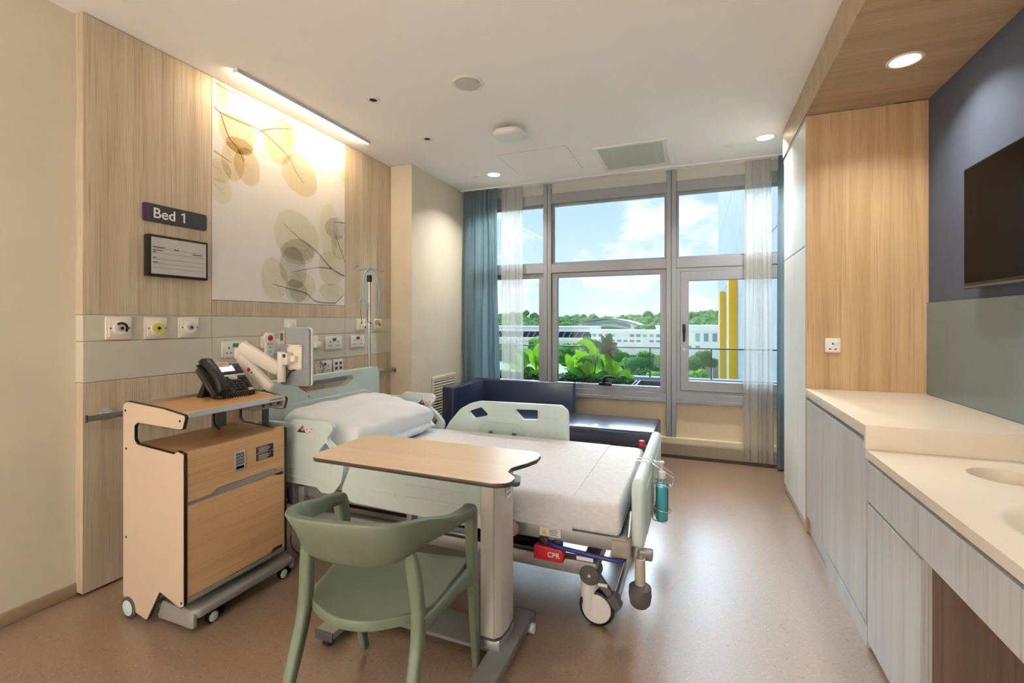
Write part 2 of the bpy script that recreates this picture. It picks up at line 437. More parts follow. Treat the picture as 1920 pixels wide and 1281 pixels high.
# ------------------------------------------------------------------ structure
CZ = 2.813; WL = -2.74; YW = 4.84
tag(box('floor', -2.92, 1.37, -2.4, 4.95, -0.12, 0.0, M_floor), kind='structure')
tag(box('ceiling', -2.92, 1.37, -2.4, 5.02, CZ, CZ + 0.14, M_ceil), kind='structure')
tag(box('wall_left', -2.92, -2.80, -2.4, 3.752, 0, CZ, M_cream), kind='structure')
tag(box('wall_pier', -2.92, -2.504, 3.752, 4.95, 0, CZ, M_pier), kind='structure')
tag(box('wall_right', 1.25, 1.37, -2.4, 4.95, 0, CZ, M_blue), kind='structure')
tag(box('wall_back', -2.92, 1.37, -2.52, -2.4, 0, CZ, M_ceil), kind='structure')
tag(box('baseboard_left', -2.80, -2.786, -2.4, 1.325, 0, 0.06, mat('coved_skirting', srgb(176, 152, 120), 0.6), bev=0.004), kind='structure')

# headwall cladding: oak boards and two rows of sage panels, 2 mm joints
hw = thing('trim_1', None, None, (WL, 2.54, 0), kind='structure')
g = 0.001
ys = [1.325, 1.966, 3.122, 3.752]
for i in range(3):
    y0, y1 = ys[i] + (g if i else 0), ys[i + 1] - g
    box('oak_panel', -2.80, WL, y0, y1, 0.012, 1.027 - g, M_oak, hw, 0.0012, 1)
    box('oak_panel', -2.80, WL, y0, y1, 1.356 + g, 1.455 - g if i == 1 else CZ - 0.004, M_oak, hw, 0.0012, 1)
    box('service_panel', -2.80, WL + 0.002, y0, y1, 1.027 + g, 1.226 - g, M_band, hw, 0.0012, 1)
    box('service_panel', -2.80, WL + 0.002, y0, y1, 1.226 + g, 1.356 - g, M_band, hw, 0.0012, 1)

# corner guards on the pier
cg = thing('trim_2', None, None, (-2.504, 3.752, 0), kind='structure')
plate('corner_guard', [(-2.56, 3.749), (-2.501, 3.749), (-2.501, 3.81), (-2.5035, 3.81), (-2.5035, 3.7515), (-2.56, 3.7515)], 0.02, 0.98, 'z', M_pier, cg)
box('guard_cap', -2.563, -2.499, 3.747, 3.813, 0.98, 0.990, M_white, cg, 0.003)
cg2 = thing('trim_3', None, None, (-2.504, 4.80, 0), kind='structure')
box('corner_guard', -2.504, -2.498, 4.76, 4.83, 0.02, 0.985, M_pier, cg2, 0.002)
box('guard_cap', -2.504, -2.496, 4.757, 4.833, 0.985, 0.995, M_white, cg2, 0.002)

# ------------------------------------------------------------------ window wall
w1 = thing('window_1', None, None, (-0.6, YW, 0), kind='structure')
mul = [(-2.504, -2.44), (-1.55, -1.465), (-0.281, -0.189), (1.16, 1.25)]
for a, b in mul:
    c = (a + b) / 2
    box('mullion', a, c - 0.002, YW, YW + 0.11, 0.14, CZ, M_frame, w1, 0.002, 1)
    box('mullion', c + 0.002, b, YW, YW + 0.11, 0.14, CZ, M_frame, w1, 0.002, 1)
    box('mullion_core', c - 0.01, c + 0.01, YW + 0.006, YW + 0.10, 0.14, CZ, M_dgrey, w1)
bays = [(-2.44, -1.55), (-1.465, -0.281), (-0.189, 1.16)]
M_panel = mat('sill_panel', srgb(216, 200, 172), 0.6)
M_headp = mat('head_panel', srgb(196, 196, 188), 0.6)
for i, (a, b) in enumerate(bays):
    box('head_panel', a, b, YW + 0.03, YW + 0.09, 2.702, CZ, M_headp, w1)
    box('head_rail', a, b, YW + 0.008, YW + 0.11, 2.596, 2.702, M_frame, w1, 0.002, 1)
    box('transom', a, b, YW + 0.004, YW + 0.11, 1.850, 1.945, M_frame, w1, 0.002, 1)
    box('sill_rail', a, b, YW + 0.004, YW + 0.11, 0.563, 0.62, M_frame, w1, 0.002, 1)
    box('window_sill', a, b, YW - 0.012, YW + 0.10, 0.53, 0.563, M_frame, w1, 0.003, 1)
    box('spandrel_panel', a, b, YW + 0.035, YW + 0.10, 0.19, 0.53, M_panel, w1)
    # upper fixed light: slim bead and pane
    z0, z1 = 1.945, 2.596
    plate('glazing_bead', [(a, z0), (b, z0), (b, z1), (a, z1)], YW + 0.055, YW + 0.085, 'y', M_frame, w1, holes=[[(a + 0.022, z0 + 0.022), (b - 0.022, z0 + 0.022), (b - 0.022, z1 - 0.022), (a + 0.022, z1 - 0.022)]])
    box('glass_pane', a + 0.01, b - 0.01, YW + 0.068, YW + 0.074, z0 + 0.01, z1 - 0.01, M_glass, w1)
    # lower light
    z0, z1 = 0.62, 1.850
    if i == 2:
        fo, si = 0.035, 0.075
        plate('outer_frame', [(a, z0), (b, z0), (b, z1), (a, z1)], YW + 0.012, YW + 0.09, 'y', M_frame, w1, holes=[[(a + fo, z0 + 0.03), (b - fo, z0 + 0.03), (b - fo, z1 - fo), (a + fo, z1 - fo)]])
        p, q, r, s = a + fo + 0.003, b - fo - 0.003, z0 + 0.033, z1 - fo - 0.003
        plate('sash_frame', [(p, r), (q, r), (q, s), (p, s)], YW + 0.006, YW + 0.08, 'y', M_frame, w1, holes=[[(p + si, r + 0.095), (q - si, r + 0.095), (q - si, s - 0.09), (p + si, s - 0.09)]], bev=0.003, seg=1)
        box('glass_pane', p + si - 0.01, q - si + 0.01, YW + 0.045, YW + 0.051, r + 0.085, s - 0.08, M_glass, w1)
    else:
        si = 0.062
        plate('sash_frame', [(a, z0), (b, z0), (b, z1), (a, z1)], YW + 0.03, YW + 0.09, 'y', M_frame, w1, holes=[[(a + si, z0 + 0.052), (b - si, z0 + 0.052), (b - si, z1 - 0.05), (a + si, z1 - 0.05)]], bev=0.004, seg=1)
        box('glass_pane', a + si - 0.01, b - si + 0.01, YW + 0.058, YW + 0.064, z0 + 0.04, z1 - 0.04, M_glass, w1)
# lever at the foot of the middle light, upright lever on the side sash
h1 = box('window_handle', -0.95, -0.82, YW + 0.004, YW + 0.03, 0.662, 0.694, M_black, w1, 0.004)
tube('lever', [(-0.90, YW + 0.005, 0.68), (-0.885, YW - 0.025, 0.735), (-0.86, YW - 0.03, 0.757), (-0.80, YW - 0.03, 0.757), (-0.765, YW - 0.028, 0.747)], [0.017, 0.014, 0.014, 0.013, 0.011], M_black, h1, 8, 4)
h2 = box('window_handle', -0.132, -0.104, YW - 0.006, YW + 0.006, 1.215, 1.30, M_black, w1, 0.006)
tube('lever', [(-0.118, YW - 0.008, 1.28), (-0.118, YW - 0.035, 1.278), (-0.118, YW - 0.042, 1.25), (-0.118, YW - 0.04, 1.13)], [0.011, 0.011, 0.012, 0.009], M_black, h2, 8, 4)
lathe('lock_barrel', [(0.010, -0.006), (0.010, 0.006)], (-0.118, YW - 0.002, 1.055), M_alu, w1, 'y', 12)
box('skirting_ledge', -2.504, 1.25, YW - 0.02, YW + 0.10, 0.14, 0.19, M_panel, w1, 0.003, 1)
box('plinth', -2.504, 1.25, YW - 0.045, YW + 0.10, 0.03, 0.14, mat('plinth_taupe', srgb(150, 138, 120), 0.55), w1, 0.002, 1)
box('shadow_strip', -2.504, 1.25, YW - 0.05, YW + 0.10, 0.0, 0.03, mat('gap_shade', srgb(74, 60, 50), 0.6), w1)  # dark colour painted in for the shaded gap under the plinth

# ------------------------------------------------------------------ right side: bulkhead, splashback
bk = thing('trim_4', None, None, (0.94, 1.2, 2.615), kind='structure')
box('bulkhead_board', 0.636, 1.25, -2.4, 3.405, 2.615, CZ, M_oaks, bk, 0.001, 1)
box('bulkhead_fascia', 0.628, 0.636, -2.4, 4.20, 2.613, CZ, M_oaks, bk)
s5 = thing('trim_5', None, None, (1.244, 1.1, 0.90), kind='structure'); sp = plate('splashback', [(-1.2, 0.807), (2.2795, 0.807), (2.2795, 0.904), (3.405, 0.904), (3.405, 1.431), (-1.2, 1.431)], 1.238, 1.2499, 'x', M_splash, s5)
sp['label'] = 'glossy grey green glass splashback'

# ------------------------------------------------------------------ curtains
def curtain(name, label, x0, x1, y, z0, z1, m, waves, amp, seed, flare=0.0, group=None):
    rnd = random.Random(seed); nx, nz = int(waves * 14), 26
    ph = [rnd.uniform(0, 6.28) for _ in range(6)]
    def pt(i, j):
        u = i / nx; v = j / nz
        A = amp * (0.55 + 0.45 * (1 - v)) * (1 if v < 0.94 else 0.7)
        wob = 0.26 * math.sin(u * 7 + ph[0] + 0.8 * v) + 0.16 * math.sin(u * 15 + v * 3 + ph[1]) + 0.05 * math.sin(v * 9 + u * 4 + ph[3])
        t = 2 * math.pi * (waves * u + wob)
        yy = y + A * math.sin(t) + 0.35 * A * math.sin(2.3 * t + ph[2] + v * 1.5)
        xx = x0 + (x1 - x0) * u + flare * (1 - v) * (u - 0.5) * 2 + 0.25 * A * math.cos(t + v)
        zz = z0 + (z1 - z0) * v - (0.004 * math.sin(t) if j == 0 else 0)
        return Vector((xx, yy, zz))
    G = [[pt(i, j) for i in range(nx + 1)] for j in range(nz + 1)]
    bm = bmesh.new()
    V = [[bm.verts.new(p) for p in r] for r in G]
    for j in range(nz):
        for i in range(nx): bm.faces.new((V[j][i], V[j][i + 1], V[j + 1][i + 1], V[j + 1][i]))
    r = bmesh.ops.solidify(bm, geom=bm.faces[:], thickness=0.0012)
    o = fin(name, bm, m, None, 80)
    tag(o, label, 'curtain', group)
    return o
c1 = curtain('blue_curtain', 'blue drape gathered beside the ivory pier at the left of the window', -2.47, -2.05, 4.745, 0.06, CZ - 0.012, M_drape, 4.6, 0.036, 1, 0.02)
c2 = curtain('sheer_curtain', 'narrow white sheer curtain hanging next to the wide blue drape', -2.02, -1.775, 4.785, 0.05, CZ - 0.012, M_sheer, 5, 0.018, 2, 0.012)
c3 = curtain('sheer_curtain', 'white sheer curtain in front of the right casement, beside the wardrobe', 0.41, 0.625, 4.785, 0.035, CZ - 0.012, M_sheer, 5, 0.018, 3, 0.02)
c4 = curtain('blue_curtain', 'narrow strip of blue drape squeezed beside the wardrobe', 0.672, 1.02, 4.725, 0.015, CZ - 0.012, M_drape, 6, 0.030, 4, 0.005)
tr = thing('curtain_track', 'white curtain track recessed at the ceiling above the window', 'curtain track', (-0.6, 4.74, CZ - 0.012))
box('rail', -2.50, 1.2, 4.728, 4.752, CZ - 0.012, CZ, M_white, tr)
box('rail', -2.50, 1.2, 4.77, 4.794, CZ - 0.012, CZ, M_white, tr)

# ------------------------------------------------------------------ ceiling fittings
WARM = (1.0, 0.965, 0.91)
def downlight(x, y, z, label, r=0.075, watts=None, beam=125):
    t = thing('downlight', label, 'ceiling light', (x, y, z), group='recessed ceiling downlights')
    bm = bmesh.new()
    n = 32
    rings = [(r, 0.0), (r, -0.004), (r * 0.94, -0.007), (r * 0.82, -0.006), (r * 0.80, -0.001)]
    V = [[bm.verts.new((x + a * math.cos(2 * math.pi * k / n), y + a * math.sin(2 * math.pi * k / n), z + h)) for k in range(n)] for a, h in rings]
    for p, q in zip(V, V[1:]):
        for k in range(n): bm.faces.new((p[k], p[(k + 1) % n], q[(k + 1) % n], q[k]))
    fin('trim_ring', bm, M_white, t)
    lathe('diffuser', [(r * 0.80, -0.0035), (r * 0.80, -0.001)], (x, y, z), M_lamp, t, 'z', 32)
    area_light('lamp', (x, y, z - 0.012), (0, 0, -1), r * 1.5, DOWNLIGHT_W if watts is None else watts, WARM, t, math.radians(beam))
    return t
downlight(-1.909, 4.322, CZ, 'lit round downlight near the blue drape and the pier', watts=DOWNLIGHT_W * 0.6)
downlight(0.512, 4.257, CZ, 'lit round downlight in the white ceiling beside the wardrobe', watts=DOWNLIGHT_W * 0.9)
downlight(0.954, 2.858, 2.615, 'lit round downlight in the oak bulkhead above the television', watts=DOWNLIGHT_W * 0.34)
downlight(0.954, 1.30, 2.615, 'downlight in the oak bulkhead over the wash basin', watts=DOWNLIGHT_W * 0.34)
for x, nm in ((-2.2, 'left'), (-1.2, 'middle'), (-0.2, 'right')):
    downlight(x, -2.1, CZ, 'added fill downlight for bounce off the unseen back wall, ' + nm + ' one of the row', watts=DOWNLIGHT_W * 3.5, beam=80)  # unseen lamps added behind the camera to brighten the room by bounce
downlight(-1.3, 0.3, CZ, 'added fill downlight in the ceiling, out of view near the camera', watts=DOWNLIGHT_W * 0.15)  # out-of-view lamp added as general fill

def spot(x, y, label):
    t = thing('gimbal_spot', label, 'ceiling light', (x, y, CZ), group='unlit ceiling spots')
    bm = bmesh.new(); n = 28; r = 0.045
    rings = [(r, 0.0), (r, -0.004), (r * 0.9, -0.006), (r * 0.58, -0.004), (r * 0.55, 0.0)]
    V = [[bm.verts.new((x + a * math.cos(2 * math.pi * k / n), y + a * math.sin(2 * math.pi * k / n), CZ + h)) for k in range(n)] for a, h in rings]
    for p, q in zip(V, V[1:]):
        for k in range(n): bm.faces.new((p[k], p[(k + 1) % n], q[(k + 1) % n], q[k]))
    fin('trim_ring', bm, M_white, t)
    lathe('reflector', [(r * 0.57, -0.0030), (r * 0.57, -0.0005)], (x, y, CZ), M_black, t)
    lathe('lens', [(r * 0.25, -0.0045), (r * 0.3, -0.003)], (x, y, CZ), M_blackg, t)
spot(-2.021, 2.573, 'unlit ceiling spot with dark centre nearest the speaker')
spot(-2.042, 3.281, 'small unlit ceiling spot with dark centre between speaker and pier')
def disc(x, y, r, label):
    o = lathe('ceiling_sensor', [(r * 0.75, -0.012), (r * 0.95, -0.009), (r, -0.003), (r, 0)], (x, y, CZ), M_white); tag(o, label, 'sensor', 'white ceiling sensor discs')
disc(0.249, 4.311, 0.048, 'small white ceiling disc beside the downlight near the wardrobe')
disc(-2.097, 4.303, 0.04, 'small white ceiling disc beside the downlight near the pier')
t = thing('ceiling_speaker', 'round ceiling speaker with grey mesh centre', 'speaker', (-1.332, 2.612, CZ))
lathe('rim', [(0.078, -0.004), (0.088, -0.010), (0.098, -0.005), (0.10, 0)], (-1.332, 2.612, CZ), M_white, t, 'z', 36)
lathe('mesh_grille', [(0.055, -0.012), (0.078, -0.009), (0.078, -0.003)], (-1.332, 2.612, CZ), M_mesh, t, 'z', 36)

# wireless unit hanging from a short black bracket
t = thing('access_point', 'white rounded square wireless unit hanging under the ceiling on black bracket', 'wireless unit', (-1.33, 3.32, CZ))
box('bracket', -1.385, -1.285, 3.30, 3.38, CZ - 0.035, CZ, M_black, t, 0.004)
ap = bmesh.new()
for k, (s, h) in enumerate([(0.085, CZ - 0.035), (0.108, CZ - 0.042), (0.115, CZ - 0.062), (0.112, CZ - 0.078), (0.098, CZ - 0.086)]): pass
def rr(s, h, cx, cy): return [Vector((p[0], p[1], h)) for p in rpoly([(cx - s, cy - s), (cx + s, cy - s), (cx + s, cy + s), (cx - s, cy + s)], s * 0.55, 6)]
bloft(ap, [rr(s, h, -1.33, 3.32) for s, h in [(0.085, CZ - 0.035), (0.108, CZ - 0.042), (0.116, CZ - 0.062), (0.112, CZ - 0.078), (0.106, CZ - 0.082)]])
fin('shell', ap, M_white, t)
bm = bmesh.new(); bloft(bm, [rr(0.104, CZ - 0.081, -1.33, 3.32), rr(0.100, CZ - 0.087, -1.33, 3.32)]); fin('face_cover', bm, mat('ap_face', srgb(226, 228, 228), 0.4), t)
lathe('status_light', [(0.003, -0.002), (0.003, 0)], (-1.33, 3.27, CZ - 0.087), M_white, t, 'z', 8)

# air return grille: frame and slats
t = thing('air_grille', 'white slatted air grille in the ceiling by the window', 'air vent', (-0.535, 4.30, CZ))
gx0, gx1, gy0, gy1 = -0.835, -0.235, 3.975, 4.62
plate('frame', [(gx0, gy0), (gx1, gy0), (gx1, gy1), (gx0, gy1)], CZ - 0.012, CZ, 'z', M_white, t, holes=[[(gx0 + 0.035, gy0 + 0.035), (gx1 - 0.035, gy0 + 0.035), (gx1 - 0.035, gy1 - 0.035), (gx0 + 0.035, gy1 - 0.035)]], bev=0.002)
box('backing', gx0 + 0.03, gx1 - 0.03, gy0 + 0.03, gy1 - 0.03, CZ - 0.002, CZ, mat('vent_backing', srgb(186, 190, 182), 0.8), t)
ns = 44
sx0, sx1 = gx0 + 0.035, gx1 - 0.035
bm = bmesh.new()
for k in range(ns):
    x = sx0 + (sx1 - sx0) * (k + 0.5) / ns
    bbox(bm, x - 0.0035, x + 0.0035, gy0 + 0.035, gy1 - 0.035, CZ - 0.010, CZ - 0.003)
s = fin('slats', bm, mat('vent_slat', srgb(232, 234, 228), 0.5), t, 0); s['kind'] = 'stuff'
# access hatch: flush panel with a fine shadow joint
t = thing('access_hatch', 'flush square access hatch outlined in the ceiling near the window', 'hatch', (-1.35, 4.15, CZ))
ax0, ax1, ay0, ay1 = -1.67, -1.03, 3.84, 4.455
box('joint', ax0, ax1, ay0, ay1, CZ - 0.0006, CZ, mat('joint_grey', srgb(170, 168, 160), 0.9), t)
box('panel', ax0 + 0.003, ax1 - 0.003, ay0 + 0.003, ay1 - 0.003, CZ - 0.0014, CZ, M_ceil, t)
# LED strip over the bed head
t = thing('led_strip', 'glowing linear LED strip on the ceiling above the leaf mural', 'light fixture', (-2.53, 2.55, CZ))
box('housing', -2.520, -2.508, 1.96, 3.15, CZ - 0.022, CZ, M_alu, t, 0.001, 1)
box('housing_back', -2.545, -2.520, 1.96, 3.15, CZ - 0.006, CZ, M_alu, t)
box('end_cap', -2.545, -2.508, 1.954, 1.96, CZ - 0.022, CZ, M_white, t)
box('end_cap', -2.545, -2.508, 3.15, 3.156, CZ - 0.022, CZ, M_white, t)
box('diffuser', -2.545, -2.520, 1.96, 3.15, CZ - 0.020, CZ - 0.006, M_led, t, 0.003, 2)
# ------------------------------------------------------------------ headwall: mural, sign, display
LEAF = [(2.031, 2.731, 0.049, 0.081), (2.169, 2.749, 0.107, 0.097), (2.138, 2.531, 0.138, 0.12), (2.154, 2.454, 0.093, 0.054), (2.108, 2.342, 0.077, 0.131), (2.014, 2.255, 0.079, 0.076), (2.208, 2.338, 0.097, 0.117), (2.026, 2.131, 0.067, 0.082), (2.454, 2.61, 0.143, 0.165), (2.514, 2.681, 0.074, 0.121), (2.609, 2.681, 0.104, 0.103), (2.644, 2.408, 0.17, 0.146), (2.617, 1.952, 0.204, 0.186), (2.629, 1.837, 0.153, 0.097), (2.42, 1.619, 0.109, 0.15), (2.583, 1.715, 0.123, 0.15), (2.662, 1.583, 0.133, 0.112), (2.937, 2.038, 0.103, 0.225), (3.01, 2.082, 0.111, 0.092), (3.051, 1.935, 0.087, 0.108), (2.971, 1.756, 0.156, 0.135), (2.97, 1.56, 0.146, 0.068), (3.093, 2.526, 0.044, 0.078), (2.608, 1.546, 0.095, 0.09)]
# 0 faint cream, 1 tan, 2 dark tan, 3 sage, 4 dark sage
TONE = [1, 0, 1, 2, 1, 1, 1, 0, 1, 0, 0, 1, 3, 4, 3, 4, 3, 0, 4, 3, 3, 3, 0, 4]
BR = [[(1.976, 2.638), (2.018, 2.617), (2.125, 2.612), (2.305, 2.611), (2.409, 2.576), (2.538, 2.508), (2.605, 2.42), (2.676, 2.356)], [(2.018, 2.617), (2.074, 2.485), (2.132, 2.435), (2.179, 2.366)], [(2.305, 2.611), (2.441, 2.678), (2.563, 2.72)], [(1.976, 2.364), (2.093, 2.326)], [(1.976, 2.79), (2.049, 2.776), (2.179, 2.79)], [(2.488, 2.025), (2.64, 1.937), (2.796, 1.869), (2.965, 1.749), (3.115, 1.702)], [(2.965, 1.749), (2.805, 1.742), (2.554, 1.678)], [(2.394, 1.585), (2.538, 1.562), (2.694, 1.537), (2.805, 1.478), (3.007, 1.474)], [(3.007, 1.474), (3.115, 1.561)], [(2.986, 2.062), (3.115, 1.82)], [(2.986, 2.131), (3.115, 2.146)]]
films = [film('ink_cream', (0.95, 0.935, 0.865, 1)), film('ink_tan', (0.905, 0.865, 0.76, 1)), film('ink_umber', (0.845, 0.79, 0.69, 1)), film('ink_sage', (0.925, 0.918, 0.835, 1)), film('ink_moss', (0.845, 0.855, 0.835, 1))]
film_br = [film('ink_brown_stem', (0.60, 0.52, 0.42, 1)), film('ink_slate_stem', (0.50, 0.53, 0.55, 1))]
film_vein = film('ink_vein', (0.87, 0.85, 0.80, 1))
my0, my1, mz0, mz1 = 1.968, 3.120, 1.457, CZ - 0.004
mu = thing('mural', 'large white wall mural printed with translucent eucalyptus leaves', 'mural', (WL, 2.54, mz0))
box('mural_panel', -2.799, WL, my0, my1, mz0, mz1, M_mural, mu, 0.001, 1)
def clip(poly):
    for ax, lim, sg in ((0, my0 + 0.001, 1), (0, my1 - 0.001, -1), (1, mz0 + 0.001, 1), (1, mz1 - 0.001, -1)):
        out = []
        for i in range(len(poly)):
            p, q = poly[i - 1], poly[i]
            ip, iq = (p[ax] - lim) * sg >= 0, (q[ax] - lim) * sg >= 0
            if ip != iq:
                t = (lim - p[ax]) / (q[ax] - p[ax]); out.append((p[0] + (q[0] - p[0]) * t, p[1] + (q[1] - p[1]) * t))
            if iq: out.append(q)
        poly = out
        if len(poly) < 3: return []
    return poly
def flat(name, poly, x, m, parent):
    poly = clip(poly)
    if len(poly) < 3: return
    bm = bmesh.new(); bm.faces.new([bm.verts.new((x, p[0], p[1])) for p in poly]); return fin(name, bm, m, parent, 0)
def stem(pts, w0, w1, x, m, parent, name='stem_print'):
    P = catmull([(a, b, 0) for a, b in pts], 5) if len(pts) > 2 else [Vector((a, b, 0)) for a, b in pts]
    L, R = [], []
    for i, p in enumerate(P):
        d = (P[min(i + 1, len(P) - 1)] - P[max(i - 1, 0)]).normalized(); n = Vector((-d.y, d.x, 0)); w = w0 + (w1 - w0) * i / (len(P) - 1)
        L.append((p.x + n.x * w, p.y + n.y * w)); R.append((p.x - n.x * w, p.y - n.y * w))
    return flat(name, L + R[::-1], x, m, parent)
rnd = random.Random(3)
for i, (cy, cz, ry, rz) in enumerate(LEAF):
    a0 = rnd.uniform(0, 6.28); ph = rnd.uniform(0, 6.28); pts = []
    for k in range(40):
        a = 2 * math.pi * k / 40; q = 1 + 0.05 * math.cos(2 * a + ph) + 0.03 * math.sin(3 * a + ph * 2)
        pts.append((cy + ry * q * math.cos(a), cz + rz * q * math.sin(a)))
    x = WL + 0.0006 + i * 0.00012
    lf = flat('leaf_print', pts, x, films[TONE[i]], mu)
    th = math.radians(rnd.uniform(115, 150)) if i < 12 else math.radians(rnd.uniform(-55, -25))   # where the stalk joins
    bm = bmesh.new()
    def inside(a, b): return ((a - cy) / ry) ** 2 + ((b - cz) / rz) ** 2
    def hair(p, q, w):
        d = Vector((q[0] - p[0], q[1] - p[1])); n = Vector((-d.y, d.x)).normalized() * w
        poly = clip([(p[0] + n.x, p[1] + n.y), (p[0] - n.x, p[1] - n.y), (q[0], q[1])])
        if len(poly) >= 3: bm.faces.new([bm.verts.new((x + 0.00005, c[0], c[1])) for c in poly])
    B = (cy + 0.97 * ry * math.cos(th), cz + 0.97 * rz * math.sin(th)); E = (cy - 0.86 * ry * math.cos(th), cz - 0.86 * rz * math.sin(th))
    hair(B, E, 0.0022)
    mid = Vector((E[0] - B[0], E[1] - B[1])); L = mid.length; mid.normalize()
    for k in range(1, 6):
        p = (B[0] + mid.x * L * k / 7, B[1] + mid.y * L * k / 7)
        for sg in (-1, 1):
            an = math.radians(38 + rnd.uniform(-6, 6)) * sg; d = Vector((mid.x * math.cos(an) - mid.y * math.sin(an), mid.x * math.sin(an) + mid.y * math.cos(an))); t_ = 0.0
            while inside(p[0] + d.x * t_, p[1] + d.y * t_) < 0.82 and t_ < 0.4: t_ += 0.004
            if t_ > 0.02: hair(p, (p[0] + d.x * t_, p[1] + d.y * t_), 0.0012)
    if lf and len(bm.faces): fin('vein_print', bm, film_vein, lf, 0)
    else: bm.free()
for i, b in enumerate(BR):
    w0, w1 = (0.007 if i in (0, 5, 7) else 0.005), 0.0018
    if i in (5, 7, 9, 10): w0, w1 = w1, w0
    stem(b, w0, w1, WL + 0.0042 + i * 0.0001, film_br[0 if i < 5 else 1], mu)

t = thing('bed_sign', 'charcoal sign with purple end reading Bed 1', 'sign', (WL, 1.756, 1.862))
plate('sign_plate', rpoly([(1.605, 1.862), (1.93, 1.862), (1.93, 1.960), (1.605, 1.960)], [0, 0.016, 0.016, 0], 6), WL, WL + 0.009, 'x', M_char, t, bev=0.001, seg=1)
plate('colour_end', rpoly([(1.582, 1.862), (1.6048, 1.862), (1.6048, 1.960), (1.582, 1.960)], [0.016, 0, 0, 0.016], 6), WL, WL + 0.009, 'x', M_purple, t, bev=0.001, seg=1)
plate('lettering', [(1.792, 1.886), (1.801, 1.886), (1.801, 1.942), (1.793, 1.942), (1.778, 1.932), (1.781, 1.926), (1.792, 1.932)], WL + 0.0088, WL + 0.0100, 'x', M_print, t)
text('lettering', 'Bed', 0.078, basis((WL + 0.0095, 1.690, 1.910), (0, 1, 0), (0, 0, 1)), M_print, t, bold=0.0008)['kind'] = 'stuff'

t = thing('bed_display', 'black framed electronic patient information display below the bed sign', 'display', (WL, 1.756, 1.565))
dx = WL + 0.042
box('case', WL, dx, 1.590, 1.914, 1.566, 1.790, M_black, t, 0.004)
box('screen', dx, dx + 0.0012, 1.603, 1.900, 1.580, 1.776, M_paper, t)
bl = []
for z in (1.716, 1.692, 1.660, 1.636, 1.612): bl.append((dx + 0.0012, dx + 0.0017, 1.610, 1.890, z, z + 0.0012))
for y0, y1, z in [(1.610, 1.672, 1.721), (1.610, 1.660, 1.704), (1.720, 1.745, 1.718), (1.820, 1.875, 1.704), (1.610, 1.626, 1.694), (1.610, 1.630, 1.664), (1.610, 1.634, 1.640)]:
    bl.append((dx + 0.0012, dx + 0.0017, y0, y1, z, z + 0.0045))
boxes('screen_print', bl, M_ink, t)['kind'] = 'stuff'

# ------------------------------------------------------------------ sockets, outlets, switches
PX = WL + 0.002
def gas(y, z, ring, label, s=0.057, style=0):
    t = thing('gas_outlet', label, 'gas outlet', (PX, y, z - s), group='medical gas outlets')
    box('plate', PX, PX + 0.012, y - s, y + s, z - s, z + s, M_offw, t, 0.003)
    box('bezel', PX + 0.012, PX + 0.020, y - s * 0.84, y + s * 0.84, z - s * 0.78, z + s * 0.80, M_offw, t, 0.005)
    f = PX + 0.020
    if style == 1:
        plate('nozzle_block', rpoly([(y - 0.022, z - 0.036), (y + 0.024, z - 0.036), (y + 0.014, z + 0.012), (y - 0.022, z + 0.02)], 0.004), f, f + 0.03, 'x', M_offw, t, bev=0.003)
        lathe('nozzle', [(0.009, 0), (0.009, 0.034)], (f, y + 0.004, z - 0.018), M_dgrey, t, 'x', 12)
        return
    lathe('dial', [(0.034, 0), (0.034, 0.008), (0.031, 0.011)], (f, y, z), M_white, t, 'x')
    if ring == 'black':
        pts = [(y + 0.031 * math.cos(a), z + 0.031 * math.sin(a)) for a in [math.radians(-40 + 6 * k) for k in range(30)]]
        pts += [(y + 0.019 * math.cos(a), z + 0.019 * math.sin(a)) for a in [math.radians(134 - 6 * k) for k in range(30)]]
        plate('colour_ring', pts, f + 0.011, f + 0.0125, 'x', M_black, t)
    else:
        plate('colour_ring', ellipse(y, z, 0.031, 0.031), f + 0.011, f + 0.0125, 'x', M_yellow if ring == 'yellow' else M_white, t, holes=[ellipse(y, z, 0.018, 0.018)])
    lathe('collar', [(0.016, 0.0105), (0.016, 0.016), (0.010, 0.018)], (f, y, z), M_alu, t, 'x')
    lathe('port', [(0.0085, 0.016), (0.0085, 0.0186)], (f, y, z), M_black, t, 'x', 12)
    for s2 in (-1, 1): lathe('screw', [(0.004, 0), (0.004, 0.002)], (f, y + s2 * 0.042, z), M_dgrey, t, 'x', 10)
gas(1.470, 1.289, 'black', 'gas outlet with black and white ring, nearest the panel edge')
gas(1.645, 1.287, 'yellow', 'gas outlet with yellow ring, middle of the three below the bed display')
gas(1.820, 1.289, 'white', 'gas outlet with plain white ring, right of the yellow ringed one')
gas(3.308, 1.293, 'white', 'white wall outlet with angular nozzle, left of the drip pole', 0.053, 1)
gas(3.537, 1.296, 'yellow', 'gas outlet with yellow ring, right of the drip pole near the pier', 0.053)

